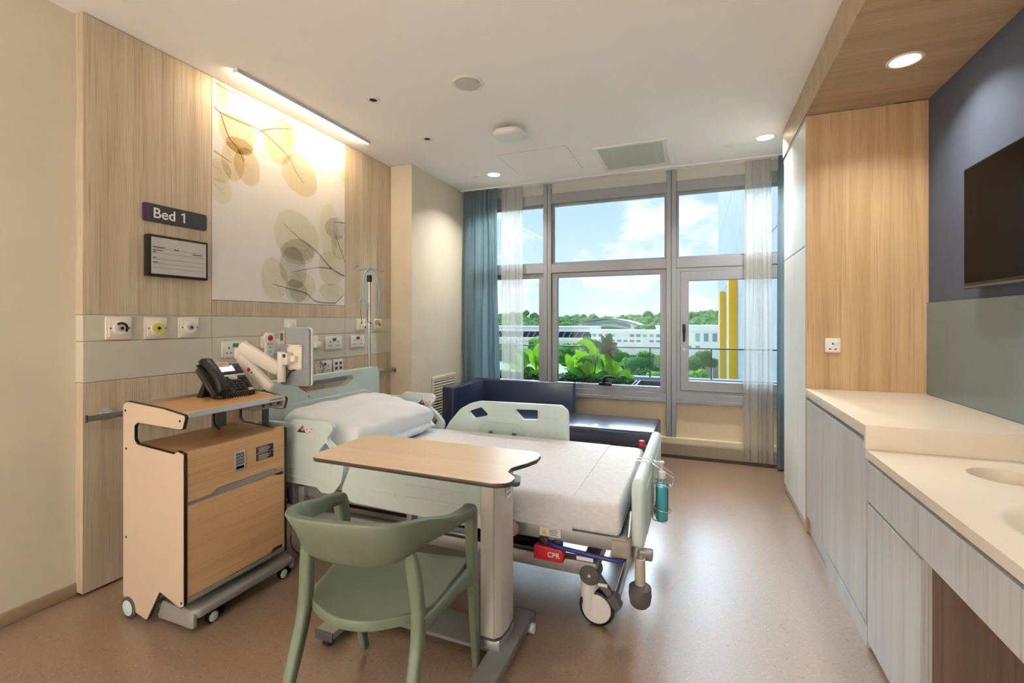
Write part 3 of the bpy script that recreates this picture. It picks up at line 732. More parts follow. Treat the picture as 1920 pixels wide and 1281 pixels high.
def socket(y0, y1, z0, z1, sw, label, name='wall_socket', face='x', fx=PX, outlets=2, jack=False):
    """UK style socket; the plate lies on plane fx, a runs along the wall"""
    t = thing(name, label, 'socket', (fx, (y0 + y1) / 2, z0) if face == 'x' else ((y0 + y1) / 2, fx, z0), group='wall sockets')
    s = 1 if face == 'x' else -1
    def bx(n, a0, a1, b0, b1, d0, d1, m, bev=0.0, par=None):
        d0, d1 = fx + s * d0, fx + s * d1
        d0, d1 = min(d0, d1), max(d0, d1)
        if face == 'x': return box(n, d0, d1, a0, a1, b0, b1, m, par or t, bev)
        return box(n, a0, a1, d0, d1, b0, b1, m, par or t, bev)
    bx('plate', y0, y1, z0, z1, 0, 0.012, M_white, 0.003)
    h = z1 - z0; ym = (y0 + y1) / 2
    xs = [y0 + (y1 - y0) * 0.25, y0 + (y1 - y0) * 0.75] if outlets == 2 else [ym]
    pins = []
    for x in xs:
        for (da, db, wa, wb) in ((0, 0.012, 0.0035, 0.0065), (-0.014, -0.020, 0.006, 0.003), (0.014, -0.020, 0.006, 0.003)):
            zc = z0 + h * 0.47 + db
            d = (fx + s * 0.012, fx + s * 0.0126); d = (min(d), max(d))
            pins.append((d[0], d[1], x + da - wa, x + da + wa, zc - wb, zc + wb) if face == 'x' else (x + da - wa, x + da + wa, d[0], d[1], zc - wb, zc + wb))
    boxes('pin_holes', pins, M_black, t)['kind'] = 'stuff'
    if sw is not None:
        for k in (range(-1, 2, 2) if outlets == 2 else (0,)):
            c = ym + k * 0.0105 if outlets == 2 else ym + (y1 - y0) * 0.22
            zc = z0 + h * 0.76
            bx('rocker_switch', c - 0.008, c + 0.008, zc - 0.013, zc + 0.011, 0.011, 0.017, sw, 0.002)
    return t
socket(2.024, 2.200, 1.098, 1.199, M_green, 'double socket with green switches behind the jointed white arm')
socket(2.893, 3.072, 1.100, 1.206, M_green, 'double socket with green switches between tablet and red switched socket')
socket(3.180, 3.351, 1.104, 1.207, M_red, 'double socket with red switches nearest the drip pole')
socket(2.790, 2.957, 0.913, 1.012, M_red, 'low double socket with red switches just above the headboard')
socket(0.735, 0.816, 1.133, 1.221, M_white, 'single white socket on the honey oak wardrobe side', face='y', fx=3.407, outlets=1)
t = thing('data_outlet', 'small square data outlet beside the low red switched socket', 'data outlet', (PX, 3.03, 0.917), group='wall sockets')
box('plate', PX, PX + 0.012, 2.975, 3.084, 0.917, 1.015, M_white, t, 0.003)
for a, b in ((3.005, 0.985), (3.055, 0.985), (3.005, 0.945), (3.055, 0.945)):
    box('jack', PX + 0.012, PX + 0.014, a - 0.013, a + 0.013, b - 0.011, b + 0.011, M_dgrey, t, 0.002)
t = thing('switch_plate', 'white switch plate on the sage band partly behind the tablet', 'switch', (PX, 2.46, 1.098), group='wall switches')
box('plate', PX, PX + 0.013, 2.385, 2.540, 1.098, 1.199, M_white, t, 0.006)
box('rocker', PX + 0.013, PX + 0.017, 2.425, 2.455, 1.130, 1.170, M_white, t, 0.002)
box('key_slot', PX + 0.013, PX + 0.019, 2.475, 2.495, 1.125, 1.175, M_mgrey, t, 0.003)
t = thing('switch_plate', 'white plate with two protruding rockers above the tablet', 'switch', (PX, 2.545, 1.245), group='wall switches')
box('plate', PX, PX + 0.012, 2.493, 2.600, 1.240, 1.341, M_white, t, 0.004)
box('rocker', PX + 0.012, PX + 0.034, 2.512, 2.546, 1.255, 1.315, M_white, t, 0.005)
box('rocker', PX + 0.012, PX + 0.030, 2.552, 2.582, 1.255, 1.315, M_white, t, 0.005)
t = thing('power_plug', 'white plug in a wall socket with cable coil behind the tablet', 'plug', (PX, 2.78, 1.07))
box('plate', PX, PX + 0.012, 2.70, 2.81, 1.115, 1.215, M_white, t, 0.004)
box('plug_body', PX + 0.012, PX + 0.05, 2.755, 2.805, 1.120, 1.170, M_white, t, 0.008)
cp = [(PX + 0.04, 2.80, 1.13), (PX + 0.05, 2.825, 1.10), (PX + 0.045, 2.815, 1.04), (PX + 0.035, 2.80, 1.0)]
for k in range(30):
    a = k * 2 * math.pi / 9.5; cp.append((PX + 0.02 + 0.0009 * k, 2.79 + 0.05 * math.sin(a + 2.0), 0.965 - 0.055 * math.cos(a + 2.0)))
tube('cable', cp, 0.0028, mat('grey_cable', srgb(168, 164, 156), 0.5), t, 6, 3)

# nurse call handset in its wall holder
t = thing('call_handset', 'white nurse call handset with red button clipped to the wall', 'call button', (PX, 2.33, 1.02))
box('holder', PX, PX + 0.03, 2.300, 2.350, 1.145, 1.225, M_offw, t, 0.006)
plate('handset_body', rpoly([(2.305, 1.02), (2.365, 1.02), (2.368, 1.18), (2.378, 1.215), (2.36, 1.248), (2.31, 1.248), (2.292, 1.215), (2.302, 1.18)], 0.02), PX + 0.03, PX + 0.055, 'x', M_white, t, bev=0.005)
lathe('red_button', [(0.019, 0), (0.019, 0.004), (0.015, 0.007)], (PX + 0.055, 2.335, 1.212), M_red, t, 'x', label='round red call button')
bs = []
for a, b in ((2.322, 1.172), (2.348, 1.172), (2.335, 1.150), (2.335, 1.118)): bs.append((PX + 0.055, PX + 0.057, a - 0.008, a + 0.008, b - 0.006, b + 0.006))
boxes('buttons', bs, mat('button_tan', srgb(200, 186, 150), 0.5), t)['kind'] = 'stuff'
box('label_strip', PX + 0.055, PX + 0.056, 2.318, 2.352, 1.04, 1.09, mat('pale_green_label', srgb(196, 210, 196), 0.5), t)
tube('cord', [(PX + 0.042, 2.335, 1.025), (PX + 0.04, 2.335, 0.95), (PX + 0.03, 2.36, 0.80), (PX + 0.02, 2.42, 0.62)], 0.004, M_white, t, 6, 5)

# equipment rail with brackets
t = thing('equipment_rail', 'horizontal steel equipment rail along the oak headwall', 'rail', (WL, 2.52, 0.845))
box('bar', -2.690, -2.680, 1.315, 3.735, 0.846, 0.876, M_steel, t, 0.001, 1)
for y in (1.42, 2.05, 2.70, 3.20, 3.60):
    lathe('standoff', [(0.032, 0), (0.030, 0.008), (0.012, 0.014), (0.010, 0.05)], (WL, y, 0.861), M_alu, t, 'x')
for y in (1.311, 3.735): box('end_cap', -2.693, -2.677, y, y + 0.004, 0.843, 0.879, M_dgrey, t)

# wall vent louvre on the pier
t = thing('wall_vent', 'white louvred vent low on the ivory pier behind the sofa', 'air vent', (-2.504, 4.35, 0.30))
vx = -2.504
plate('frame', [(4.105, 0.30), (4.60, 0.30), (4.60, 0.757), (4.105, 0.757)], vx, vx + 0.014, 'x', M_pier, t, holes=[[(4.135, 0.33), (4.57, 0.33), (4.57, 0.727), (4.135, 0.727)]], bev=0.002)
box('backing', vx, vx + 0.002, 4.13, 4.575, 0.325, 0.73, mat('vent_dark', srgb(96, 84, 70), 0.8), t)
for k in range(14):
    z = 0.342 + k * 0.0285
    plate('louvre', [(vx + 0.002, z + 0.012), (vx + 0.013, z - 0.004), (vx + 0.013, z + 0.001), (vx + 0.002, z + 0.016)], 4.135, 4.57, 'y', M_pier, t)
# ------------------------------------------------------------------ wardrobe
t = thing('wardrobe', 'tall built-in wardrobe with honey oak side and whitewashed doors beside window', 'wardrobe', (0.94, 3.80, 0))
box('body', 0.657, 1.249, 3.428, 4.196, 0.0, 2.612, M_ward, t)
box('side_panel', 0.636, 1.249, 3.407, 3.427, 0.0, 2.612, M_oakw, t, 0.001, 1)
box('door', 0.636, 0.656, 3.429, 4.198, 1.803, 2.590, M_ward, t, 0.0015, 1)
box('door', 0.636, 0.656, 3.429, 4.198, 0.060, 1.797, M_ward, t, 0.0015, 1)
box('plinth', 0.646, 0.657, 3.429, 4.198, 0.0, 0.055, M_greige, t)

# ------------------------------------------------------------------ counters
t = thing('upper_counter', 'cream solid surface worktop, the raised end against the oak wardrobe', 'countertop', (0.94, 2.84, 0.806))
plate('slab', [(2.280, 0.8065), (2.301, 0.8065), (2.301, 0.856), (3.405, 0.856), (3.405, 0.903), (2.280, 0.903)], 0.632, 1.237, 'x', M_solid, t, bev=0.002)
t = thing('lower_counter', 'lower cream solid surface worktop with round chute hole and moulded basin', 'countertop', (0.94, 1.0, 0.774))
hole = ellipse(0.957, 2.045, 0.10, 0.10, 36)
bas = ellipse(0.955, 1.545, 0.235, 0.255, 44)
plate('slab', [(0.632, -1.0), (1.2375, -1.0), (1.2375, 2.2795), (0.632, 2.2795)], 0.774, 0.806, 'z', M_solid, t, holes=[hole, bas], bev=0.0)
bm = bmesh.new()
rings = [(1.0, 0.806), (0.97, 0.8052), (0.93, 0.802), (0.88, 0.795), (0.83, 0.780), (0.76, 0.745), (0.66, 0.712), (0.45, 0.694), (0.10, 0.690)]
V = [[bm.verts.new((0.955 + 0.235 * s * math.cos(2 * math.pi * k / 44), 1.545 + 0.255 * s * math.sin(2 * math.pi * k / 44), z)) for k in range(44)] for s, z in rings]
for a, b in zip(V, V[1:]):
    for k in range(44): bm.faces.new((a[k], a[(k + 1) % 44], b[(k + 1) % 44], b[k]))
bm.faces.new(V[-1])
fin('basin', bm, M_solid, t, 80)
lathe('drain', [(0.022, 0.0), (0.022, 0.004), (0.014, 0.005)], (0.955, 1.545, 0.690), M_chrome, t)
bm = bmesh.new(); n = 36
V = [[bm.verts.new((0.957 + r * math.cos(2 * math.pi * k / n), 2.045 + r * math.sin(2 * math.pi * k / n), z)) for k in range(n)] for r, z in [(0.10, 0.8055), (0.097, 0.80), (0.097, 0.66)]]
for a, b in zip(V, V[1:]):
    for k in range(n): bm.faces.new((a[k], a[(k + 1) % n], b[(k + 1) % n], b[k]))
bm.faces.new(V[-1])
fin('chute', bm, M_solid, t)

# ------------------------------------------------------------------ base cabinets
t = thing('base_cabinet', 'greige base cabinet with two doors under the raised worktop', 'cabinet', (0.94, 2.84, 0))
box('carcass', 0.66, 1.237, 2.302, 3.404, 0.0, 0.855, M_greige, t)
box('top_rail', 0.648, 0.660, 2.302, 3.404, 0.838, 0.855, M_mgrey, t)
box('door', 0.636, 0.656, 3.006, 3.392, 0.112, 0.832, M_greige, t, 0.0015, 1)
box('door', 0.636, 0.656, 2.290, 3.002, 0.118, 0.832, M_greige, t, 0.0015, 1)
box('plinth', 0.655, 0.660, 2.94, 3.404, 0.0, 0.108, M_greige, t)
box('plinth', 0.640, 0.660, 2.290, 2.935, 0.0, 0.085, M_greige, t, 0.001, 1)
box('vent_strip', 0.644, 0.660, 2.31, 2.92, 0.089, 0.114, M_greige, t, 0.001, 1)
t = thing('base_cabinet', 'greige base cabinet with one door beside the open knee space', 'cabinet', (0.94, 2.04, 0))
box('carcass', 0.66, 1.249, 1.83, 2.290, 0.0, 0.600, M_greige, t)
box('side_panel', 0.668, 1.249, 1.800, 1.829, 0.0, 0.600, M_brown, t, 0.001, 1)  # side panel coloured darker and browner than the door
box('door', 0.640, 0.660, 1.803, 2.282, 0.030, 0.588, M_greige, t, 0.0015, 1)
box('filler_strip', 0.660, 0.668, 1.800, 1.829, 0.0, 0.600, M_greige, t)
t = thing('counter_apron', 'long greige fascia board below the lower worktop edge', 'fascia', (0.65, 0.65, 0.603))
box('board', 0.636, 0.656, -0.95, 2.282, 0.603, 0.757, M_greige, t, 0.0015, 1)
box('recess_rail', 0.660, 0.675, -0.95, 2.282, 0.603, 0.774, M_dgrey, t)
t = thing('counter_end_panel', 'greige panel carrying the near end of the lower worktop', 'panel', (0.94, -0.96, 0))
box('panel', 0.64, 1.249, -0.99, -0.955, 0.0, 0.774, M_greige, t, 0.001, 1)

# ------------------------------------------------------------------ television
t = thing('television', 'large black flat television on the blue wall above the splashback', 'television', (1.22, 2.37, 1.487))
box('bezel', 1.190, 1.222, 1.86, 2.884, 1.487, 2.050, M_black, t, 0.004)
box('screen', 1.1885, 1.190, 1.868, 2.876, 1.503, 2.043, M_blackg, t)
box('lower_lip', 1.186, 1.215, 1.86, 2.884, 1.478, 1.489, M_dgrey, t, 0.003)
box('wall_bracket', 1.222, 1.249, 2.15, 2.60, 1.60, 1.92, M_black, t)

# ------------------------------------------------------------------ sofa
t = thing('daybed_sofa', 'navy blue corner daybed sofa under the window', 'sofa', (-1.3, 4.32, 0))
def cushion(name, x0, x1, y0, y1, z0, z1, r, parent, m=M_navy):
    return box(name, x0, x1, y0, y1, z0, z1, m, parent, r, 4)
cushion('base', -2.15, -0.33, 4.02, 4.60, 0.06, 0.27, 0.012, t)
sc = cushion('seat', -2.155, -0.315, 4.00, 4.605, 0.272, 0.41, 0.022, t)
tube('seat_piping', [(-2.15, 4.003, 0.285), (-0.32, 4.003, 0.285)], 0.004, M_navy, sc, 6)
cushion('back', -2.275, -1.15, 4.605, 4.70, 0.06, 0.706, 0.020, t)
cushion('arm', -2.285, -2.157, 3.93, 4.70, 0.06, 0.700, 0.020, t)
for x, y in ((-2.2, 4.05), (-0.40, 4.08), (-2.2, 4.55), (-0.40, 4.55)):
    lathe('foot', [(0.02, 0), (0.025, 0.06)], (x, y, 0), M_black, t)
# ------------------------------------------------------------------ hospital bed
YN, YF = 1.91, 2.915                      # side rail planes (near, far)
bed = thing('hospital_bed', 'mint white electric hospital bed with side rails and footboard', 'bed', (-1.3, 2.41, 0))
hb = plate('headboard', rpoly([(1.975, 0.40), (2.965, 0.40), (2.985, 0.70), (2.98, 0.978), (1.965, 0.975), (1.96, 0.70)], [0.03, 0.03, 0.3, 0.05, 0.05, 0.3], 7), -2.335, -2.285, 'x', M_mint, bed,
      holes=[rpoly([(2.27, 0.872), (2.60, 0.872), (2.69, 0.915), (2.68, 0.946), (2.20, 0.946), (2.19, 0.915)], 0.018, 5)], bev=0.012, seg=3)
plate('headboard_panel', rpoly([(2.06, 0.42), (2.88, 0.42), (2.86, 0.825), (2.08, 0.825)], [0.02, 0.02, 0.06, 0.06], 6), -2.290, -2.274, 'x', M_mint, hb, bev=0.008, seg=3)
tube('headboard_cable', [(-2.35, 2.24, 0.90), (-2.30, 2.26, 0.885), (-2.29, 2.28, 0.84)], 0.007, mat('orange_tube', srgb(214, 84, 40), 0.4), hb, 8, 4, label='orange tube')
fb = plate('footboard', rpoly([(1.965, 0.385), (2.935, 0.385), (2.94, 0.668), (1.96, 0.668)], [0.03, 0.03, 0.05, 0.05], 7), -0.252, -0.200, 'x', M_mint, bed, bev=0.020, seg=4)
plate('footboard_panel', rpoly([(2.05, 0.41), (2.86, 0.41), (2.86, 0.62), (2.05, 0.62)], 0.03, 5), -0.202, -0.196, 'x', M_mintd, fb, bev=0.003)

HEAD = [(-2.275, 0.742), (-2.268, 0.772), (-2.04, 0.775), (-2.005, 0.803), (-1.775, 0.803), (-1.735, 0.770), (-1.792, 0.712), (-1.726, 0.665), (-1.668, 0.605), (-1.690, 0.50), (-1.73, 0.45), (-1.76, 0.432), (-1.82, 0.432), (-1.85, 0.455), (-2.26, 0.462)]
HH1 = [(-1.838, 0.645), (-1.792, 0.695), (-1.718, 0.622), (-1.744, 0.570)]
HH2 = [(-2.235, 0.690), (-2.235, 0.746), (-2.07, 0.749), (-2.10, 0.690)]
FOOT = [(-1.690, 0.470), (-1.665, 0.55), (-1.62, 0.62), (-1.535, 0.716), (-1.46, 0.758), (-1.388, 0.776), (-0.81, 0.784), (-0.765, 0.75), (-0.760, 0.43), (-0.80, 0.418), (-1.62, 0.436)]
FH1 = [(-1.478, 0.700), (-1.376, 0.736), (-1.325, 0.695), (-1.335, 0.678), (-1.43, 0.655)]
FH2 = [(-1.137, 0.738), (-0.968, 0.745), (-0.968, 0.680), (-1.072, 0.674)]
for side, yc, s in (('near', YN, -1), ('far', YF, 1)):
    y0, y1 = yc - 0.014, yc + 0.014
    out = y0 if s < 0 else y1
    hr = plate('head_side_rail', rpoly(HEAD, [0.012, 0.012, 0.03, 0.03, 0.025, 0.02, 0.02, 0.05, 0.05, 0.05, 0.02, 0.02, 0.02, 0.02, 0.02], 5), y0, y1, 'y', M_mint, bed, holes=[rpoly(HH1, 0.012), rpoly(HH2, 0.012)], bev=0.007, seg=3)
    dz = -0.027 if side == 'near' else 0.0     # the near rail sits a notch lower
    fr = plate('foot_side_rail', rpoly([(a, b + dz) for a, b in FOOT], [0.03, 0.05, 0.1, 0.1, 0.1, 0.1, 0.04, 0.04, 0.02, 0.02, 0.03], 5), y0, y1, 'y', M_mint, bed, holes=[rpoly([(a, b + dz) for a, b in FH1], 0.01), rpoly([(a, b + dz) for a, b in FH2], 0.01)], bev=0.007, seg=3)
    f = (yc - 0.0145, yc - 0.0135)        # face turned to the camera side
    def rib(x0, x1, z, par, h=0.008):
        plate('rib', rpoly([(x0, z - h), (x1, z - h), (x1, z + h), (x0, z + h)], h), yc - 0.018, yc - 0.012, 'y', M_mint, par, bev=0.003)
    dec = plate('control_decal', rpoly([(-1.985, 0.735), (-1.865, 0.700), (-1.85, 0.745), (-1.93, 0.772)] if side == 'near' else [(-1.90, 0.735), (-1.80, 0.70), (-1.755, 0.765), (-1.79, 0.79)], 0.006), f[0] - 0.001, f[1], 'y', mat('decal_white', srgb(224, 220, 214), 0.4), hr)
    cx, cz = (-1.945, 0.752) if side == 'near' else (-1.845, 0.742)
    plate('decal_triangle', [(cx - 0.04, cz - 0.018), (cx + 0.02, cz - 0.018), (cx, cz + 0.02)], f[0] - 0.0018, f[0] - 0.0008, 'y', M_bluep, dec)
    lathe('decal_dot', [(0.010, 0), (0.010, 0.001)], (cx, f[0] - 0.0028, cz), mat('orange_ink', srgb(236, 130, 30), 0.5), dec, 'y', 14)
    for k, (dx, dz) in enumerate(((0.03, 0.0), (0.05, -0.012), (0.03, -0.018), (0.062, 0.005))):
        box('decal_key', cx + dx - 0.004, cx + dx + 0.004, f[0] - 0.0016, f[0] - 0.0008, cz + dz - 0.003, cz + dz + 0.003, M_mgrey if k != 3 else M_red, dec)
    if side == 'near':
        rib(-2.25, -2.0, 0.545, hr); rib(-2.25, -1.80, 0.492, hr)
        rib(-1.58, -1.36, 0.478, fr); rib(-1.30, -0.98, 0.535, fr); rib(-1.30, -0.80, 0.478, fr)
        lb = plate('rail_label', rpoly([(-0.865, 0.545), (-0.78, 0.545), (-0.78, 0.66), (-0.865, 0.66)], 0.008), f[0] - 0.001, f[1], 'y', M_print, fr)
        plate('label_print', [(-0.862, 0.550), (-0.815, 0.550), (-0.84, 0.60), (-0.852, 0.655), (-0.862, 0.655)], f[0] - 0.0018, f[0] - 0.0008, 'y', M_bluep, lb)
    else:
        lp = plate('latch_plate', rpoly([(-1.40, 0.50), (-1.06, 0.50), (-1.06, 0.60), (-1.11, 0.640), (-1.36, 0.640), (-1.40, 0.60)], 0.03), yc - 0.022, yc - 0.012, 'y', M_mintd, fr, bev=0.003)
        for x in (-1.30, -1.13):
            box('latch_strap', x - 0.016, x + 0.016, yc - 0.026, yc - 0.018, 0.58, 0.635, M_mintd, lp, 0.003)
            box('latch_clip', x - 0.014, x + 0.014, yc - 0.034, yc - 0.018, 0.55, 0.582, M_bedd, lp, 0.004)
        for x, z in ((-0.90, 0.70), (-0.84, 0.70), (-0.90, 0.60), (-0.84, 0.60)): lathe('rail_stud', [(0.006, -0.002), (0.006, 0.001)], (x, yc - 0.0145, z), M_mintd, fr, 'y', 10)

# deck
for y0, y1 in ((1.945, 1.980), (2.84, 2.875)):
    box('deck_beam', -2.27, -0.265, y0, y1, 0.372, 0.432, M_bedg, bed, 0.008)
box('deck_panel', -2.26, -0.28, 1.98, 2.84, 0.405, 0.428, M_bedd, bed)
box('deck_end', -0.30, -0.262, 1.95, 2.87, 0.365, 0.430, M_bedg, bed, 0.008)
box('deck_corner', -0.330, -0.250, 1.935, 1.99, 0.352, 0.425, mat('taupe_plastic', srgb(150, 140, 128), 0.5), bed, 0.010)
box('deck_bracket', -0.255, -0.17, 1.99, 2.03, 0.335, 0.375, M_bedg, bed, 0.006)
for x, z in ((-0.765, 0.407), (-1.02, 0.412)):
    k = lathe('pivot_knob', [(0.036, -0.012), (0.036, 0.03)], (x, 1.935, z), M_bedg, bed, 'y')
    lathe('knob_cap', [(0.026, -0.003), (0.031, 0.0), (0.031, 0.004)], (x, 1.921, z), mat('knob_tan', srgb(196, 170, 136), 0.4), k, 'y')
lb = box('warning_label', -0.640, -0.545, 1.9435, 1.946, 0.390, 0.424, M_print, bed)
plate('warning_triangle', [(-0.632, 0.396), (-0.604, 0.396), (-0.618, 0.419)], 1.9425, 1.944, 'y', mat('warning_yellow', srgb(232, 190, 40), 0.5), lb)
boxes('label_print', [(-0.596, -0.556 - 0.006 * (k % 2), 1.9427, 1.944, 0.396 + 0.007 * k, 0.399 + 0.007 * k) for k in range(4)], M_mgrey, lb)['kind'] = 'stuff'
# side rail release levers with blue stickers
for x in (-2.06, -1.25):
    lv = plate('release_lever', rpoly([(x - 0.048, 0.335), (x + 0.045, 0.335), (x + 0.052, 0.38), (x + 0.038, 0.452), (x - 0.045, 0.452), (x - 0.050, 0.39)], 0.01), 1.900, 1.944, 'y', M_bedg, bed, bev=0.006)
    plate('lever_sticker', rpoly([(x - 0.024, 0.345), (x + 0.020, 0.345), (x + 0.020, 0.37), (x + 0.014, 0.38), (x + 0.014, 0.43), (x - 0.018, 0.43), (x - 0.018, 0.38), (x - 0.024, 0.37)], 0.003), 1.8985, 1.9005, 'y', M_bluep, lv)
    box('sticker_mark', x - 0.009, x + 0.005, 1.8978, 1.899, 0.352, 0.368, M_print, lv)
    box('lever_arm', x + 0.06, x + 0.10, 1.915, 1.96, 0.34, 0.44, M_bedg, bed, 0.008)
    tube('lever_rod', [(x + 0.05, 1.93, 0.37), (x + 0.16, 1.93, 0.36)], 0.011, M_bedd, bed, 10)
tube('rail_crossbar', [(-1.18, 1.93, 0.34), (-1.00, 1.93, 0.335), (-0.96, 1.96, 0.335)], 0.008, M_bedg, bed, 8, 4)
# blue accessory bar and its label
tube('accessory_bar', [(-0.60, 1.96, 0.368), (-0.575, 1.935, 0.358), (-0.42, 1.925, 0.352), (-0.30, 1.925, 0.347), (-0.275, 1.95, 0.35)], 0.009, M_bluep, bed, 8, 5)
bl = box('bar_tab', -0.475, -0.395, 1.921, 1.930, 0.322, 0.356, M_bluep, bed, 0.002)
box('bar_label', -0.470, -0.400, 1.9195, 1.9215, 0.325, 0.340, M_print, bl)
# CPR release
cp = plate('emergency_release', rpoly([(-0.664, 0.292), (-0.530, 0.292), (-0.526, 0.332), (-0.535, 0.348), (-0.660, 0.352)], 0.008), 1.925, 1.965, 'y', M_red, bed, bev=0.005, label='red CPR release handle')
text('lettering', 'CPR', 0.030, basis((-0.572, 1.9240, 0.320), (1, 0, 0), (0, 0, 1)), M_print, cp, bold=0.0006)['kind'] = 'stuff'
boxes('release_clip', [(-0.64, -0.60, 1.935, 1.97, 0.35, 0.385), (-0.58, -0.54, 1.94, 1.97, 0.345, 0.38)], M_black, bed, 0.004)['kind'] = 'stuff'
# base frame
for y0, y1 in ((2.00, 2.06), (2.76, 2.82)):
    box('base_beam', -2.14, -0.40, y0, y1, 0.215, 0.280, M_bedg, bed, 0.010)
for x in (-2.10, -1.32, -0.44): box('base_crossbeam', x - 0.035, x + 0.035, 2.03, 2.79, 0.215, 0.275, M_bedg, bed, 0.008)
box('base_cover', -1.95, -0.62, 2.10, 2.72, 0.275, 0.315, M_black, bed, 0.012)
box('base_shroud', -1.02, -0.66, 2.005, 2.09, 0.278, 0.300, M_black, bed, 0.006)
box('control_box', -1.15, -0.95, 2.06, 2.5, 0.305, 0.365, M_black, bed, 0.01)
for xa, xb in ((-1.95, -1.55), (-0.62, -1.0)):
    for y in (2.12, 2.70):
        tube('lift_arm', [(xa, y, 0.26), (xb, y, 0.40)], 0.020, M_bedg, bed, 8)
# casters
def caster(x, y, ang, pedal):
    c = plate('caster_housing', rpoly([(-0.012, -0.065), (0.05, -0.065), (0.055, 0.055), (-0.02, 0.06)], 0.012), -0.020, 0.020, 'y', M_white, bed, bev=0.008)
    return c
for i, (x, y) in enumerate(((-0.415, 2.045), (-0.415, 2.79), (-2.10, 2.045), (-2.10, 2.79))):
    cs = lathe('caster', [(0.0375, 0.055), (0.040, 0.075), (0.040, 0.185), (0.034, 0.20)], (x - 0.025, y, 0.0), M_white, bed, 'z', 20)
    hub = lathe('caster_hub', [(0.040, -0.048), (0.044, -0.044), (0.044, 0.035), (0.040, 0.038)], (x - 0.018, y, 0.225), M_bedd, cs, 'y', 24)
    lathe('hub_bolt', [(0.007, -0.003), (0.007, 0.003)], (x - 0.018, y - 0.049, 0.225), M_alu, hub, 'y', 10)
    w = lathe('tyre', [(0.060, -0.022), (0.072, -0.020), (0.078, -0.010), (0.078, 0.010), (0.072, 0.020), (0.060, 0.022)], (x + 0.01, y - 0.01, 0.078), M_black, cs, 'y', 32)
    lathe('wheel_disc', [(0.020, -0.0275), (0.060, -0.0245), (0.063, -0.021), (0.063, 0.021), (0.060, 0.0245), (0.020, 0.0275)], (x + 0.01, y - 0.01, 0.078), M_white, cs, 'y', 32)
    if i == 0:
        pd = loft('brake_pedal', [[(x - 0.01, y - 0.035, 0.215), (x + 0.02, y - 0.035, 0.235), (x + 0.02, y - 0.015, 0.235), (x - 0.01, y - 0.015, 0.215)], [(x + 0.062, y - 0.052, 0.150), (x + 0.080, y - 0.052, 0.168), (x + 0.080, y - 0.028, 0.168), (x + 0.062, y - 0.028, 0.150)]], M_bedd, cs)
        box('pedal_label', x + 0.02, x + 0.060, y - 0.050, y - 0.046, 0.19, 0.202, M_print, pd)
        loft('pedal_pad', [[(x + 0.06, y - 0.058, 0.145), (x + 0.085, y - 0.058, 0.172), (x + 0.085, y - 0.022, 0.172), (x + 0.06, y - 0.022, 0.145)], [(x + 0.098, y - 0.060, 0.098), (x + 0.122, y - 0.060, 0.125), (x + 0.122, y - 0.020, 0.125), (x + 0.098, y - 0.020, 0.098)]], M_bedd, cs)
bm = bmesh.new(); btube(bm, [(-0.315, 2.02, 0.15), (-0.315, 2.82, 0.15)], 0.014, 10); fin('brake_bar', bm, M_steel, bed)
# corner posts with bumpers
for y in (1.955, 2.94):
    p = lathe('corner_post', [(0.021, 0.235), (0.021, 0.36), (0.017, 0.362), (0.017, 0.34)], (-0.215, y, 0), mat('post_beige', srgb(186, 176, 162), 0.45, metal=0.2), bed, 'z', 20)
    lathe('bumper', [(0.030, 0.168), (0.040, 0.180), (0.046, 0.215), (0.044, 0.245), (0.030, 0.256), (0.022, 0.256)], (-0.215, y, 0), M_bedd, p, 'z', 24)
tube('foot_post', [(-0.235, 2.005, 0.33), (-0.225, 2.005, 0.47)], 0.020, M_alu, bed, 12)
tube('foot_stay', [(-0.275, 1.975, 0.37), (-0.262, 1.99, 0.44), (-0.258, 2.02, 0.52)], 0.011, M_steel, bed, 8)
kn = box('knob_mount', -0.325, -0.275, 2.845, 2.885, 0.43, 0.590, M_black, bed, 0.012)
lathe('red_knob', [(0.018, 0.588), (0.018, 0.612), (0.015, 0.616)], (-0.305, 2.862, 0), M_red, kn, 'z', 18, label='red cap')

# ------------------------------------------------------------------ mattress and pillows
mt = thing('mattress', 'bed mattress in white sheets with blue core showing at the head', 'mattress', (-1.28, 2.41, 0.43))
box('core', -2.262, -0.31, 1.955, 2.865, 0.434, 0.560, M_mattb, mt, 0.02, 3)
bm = bmesh.new()
rndm = random.Random(5)
bbox(bm, -2.16, -0.292, 1.938, 2.875, 0.434, 0.572, 0.022, 4)
fin('fitted_sheet', bm, M_sheet, mt, 40)
# draw sheet laid across: its edge makes the cross fold
sec = [(1.9345, 0.436), (1.9345, 0.545), (1.938, 0.559), (1.946, 0.569), (1.958, 0.5745), (1.985, 0.5755), (2.41, 0.5758), (2.83, 0.5755), (2.855, 0.5745), (2.868, 0.569), (2.876, 0.558), (2.879, 0.545), (2.879, 0.47)]
inn = [(2.41 + (y - 2.41) * 0.9935, z - 0.0035 if z > 0.55 else z) for y, z in sec]
plate('draw_sheet', sec + inn[::-1], -1.62, -0.492, 'x', M_sheet, mt, smooth=30)

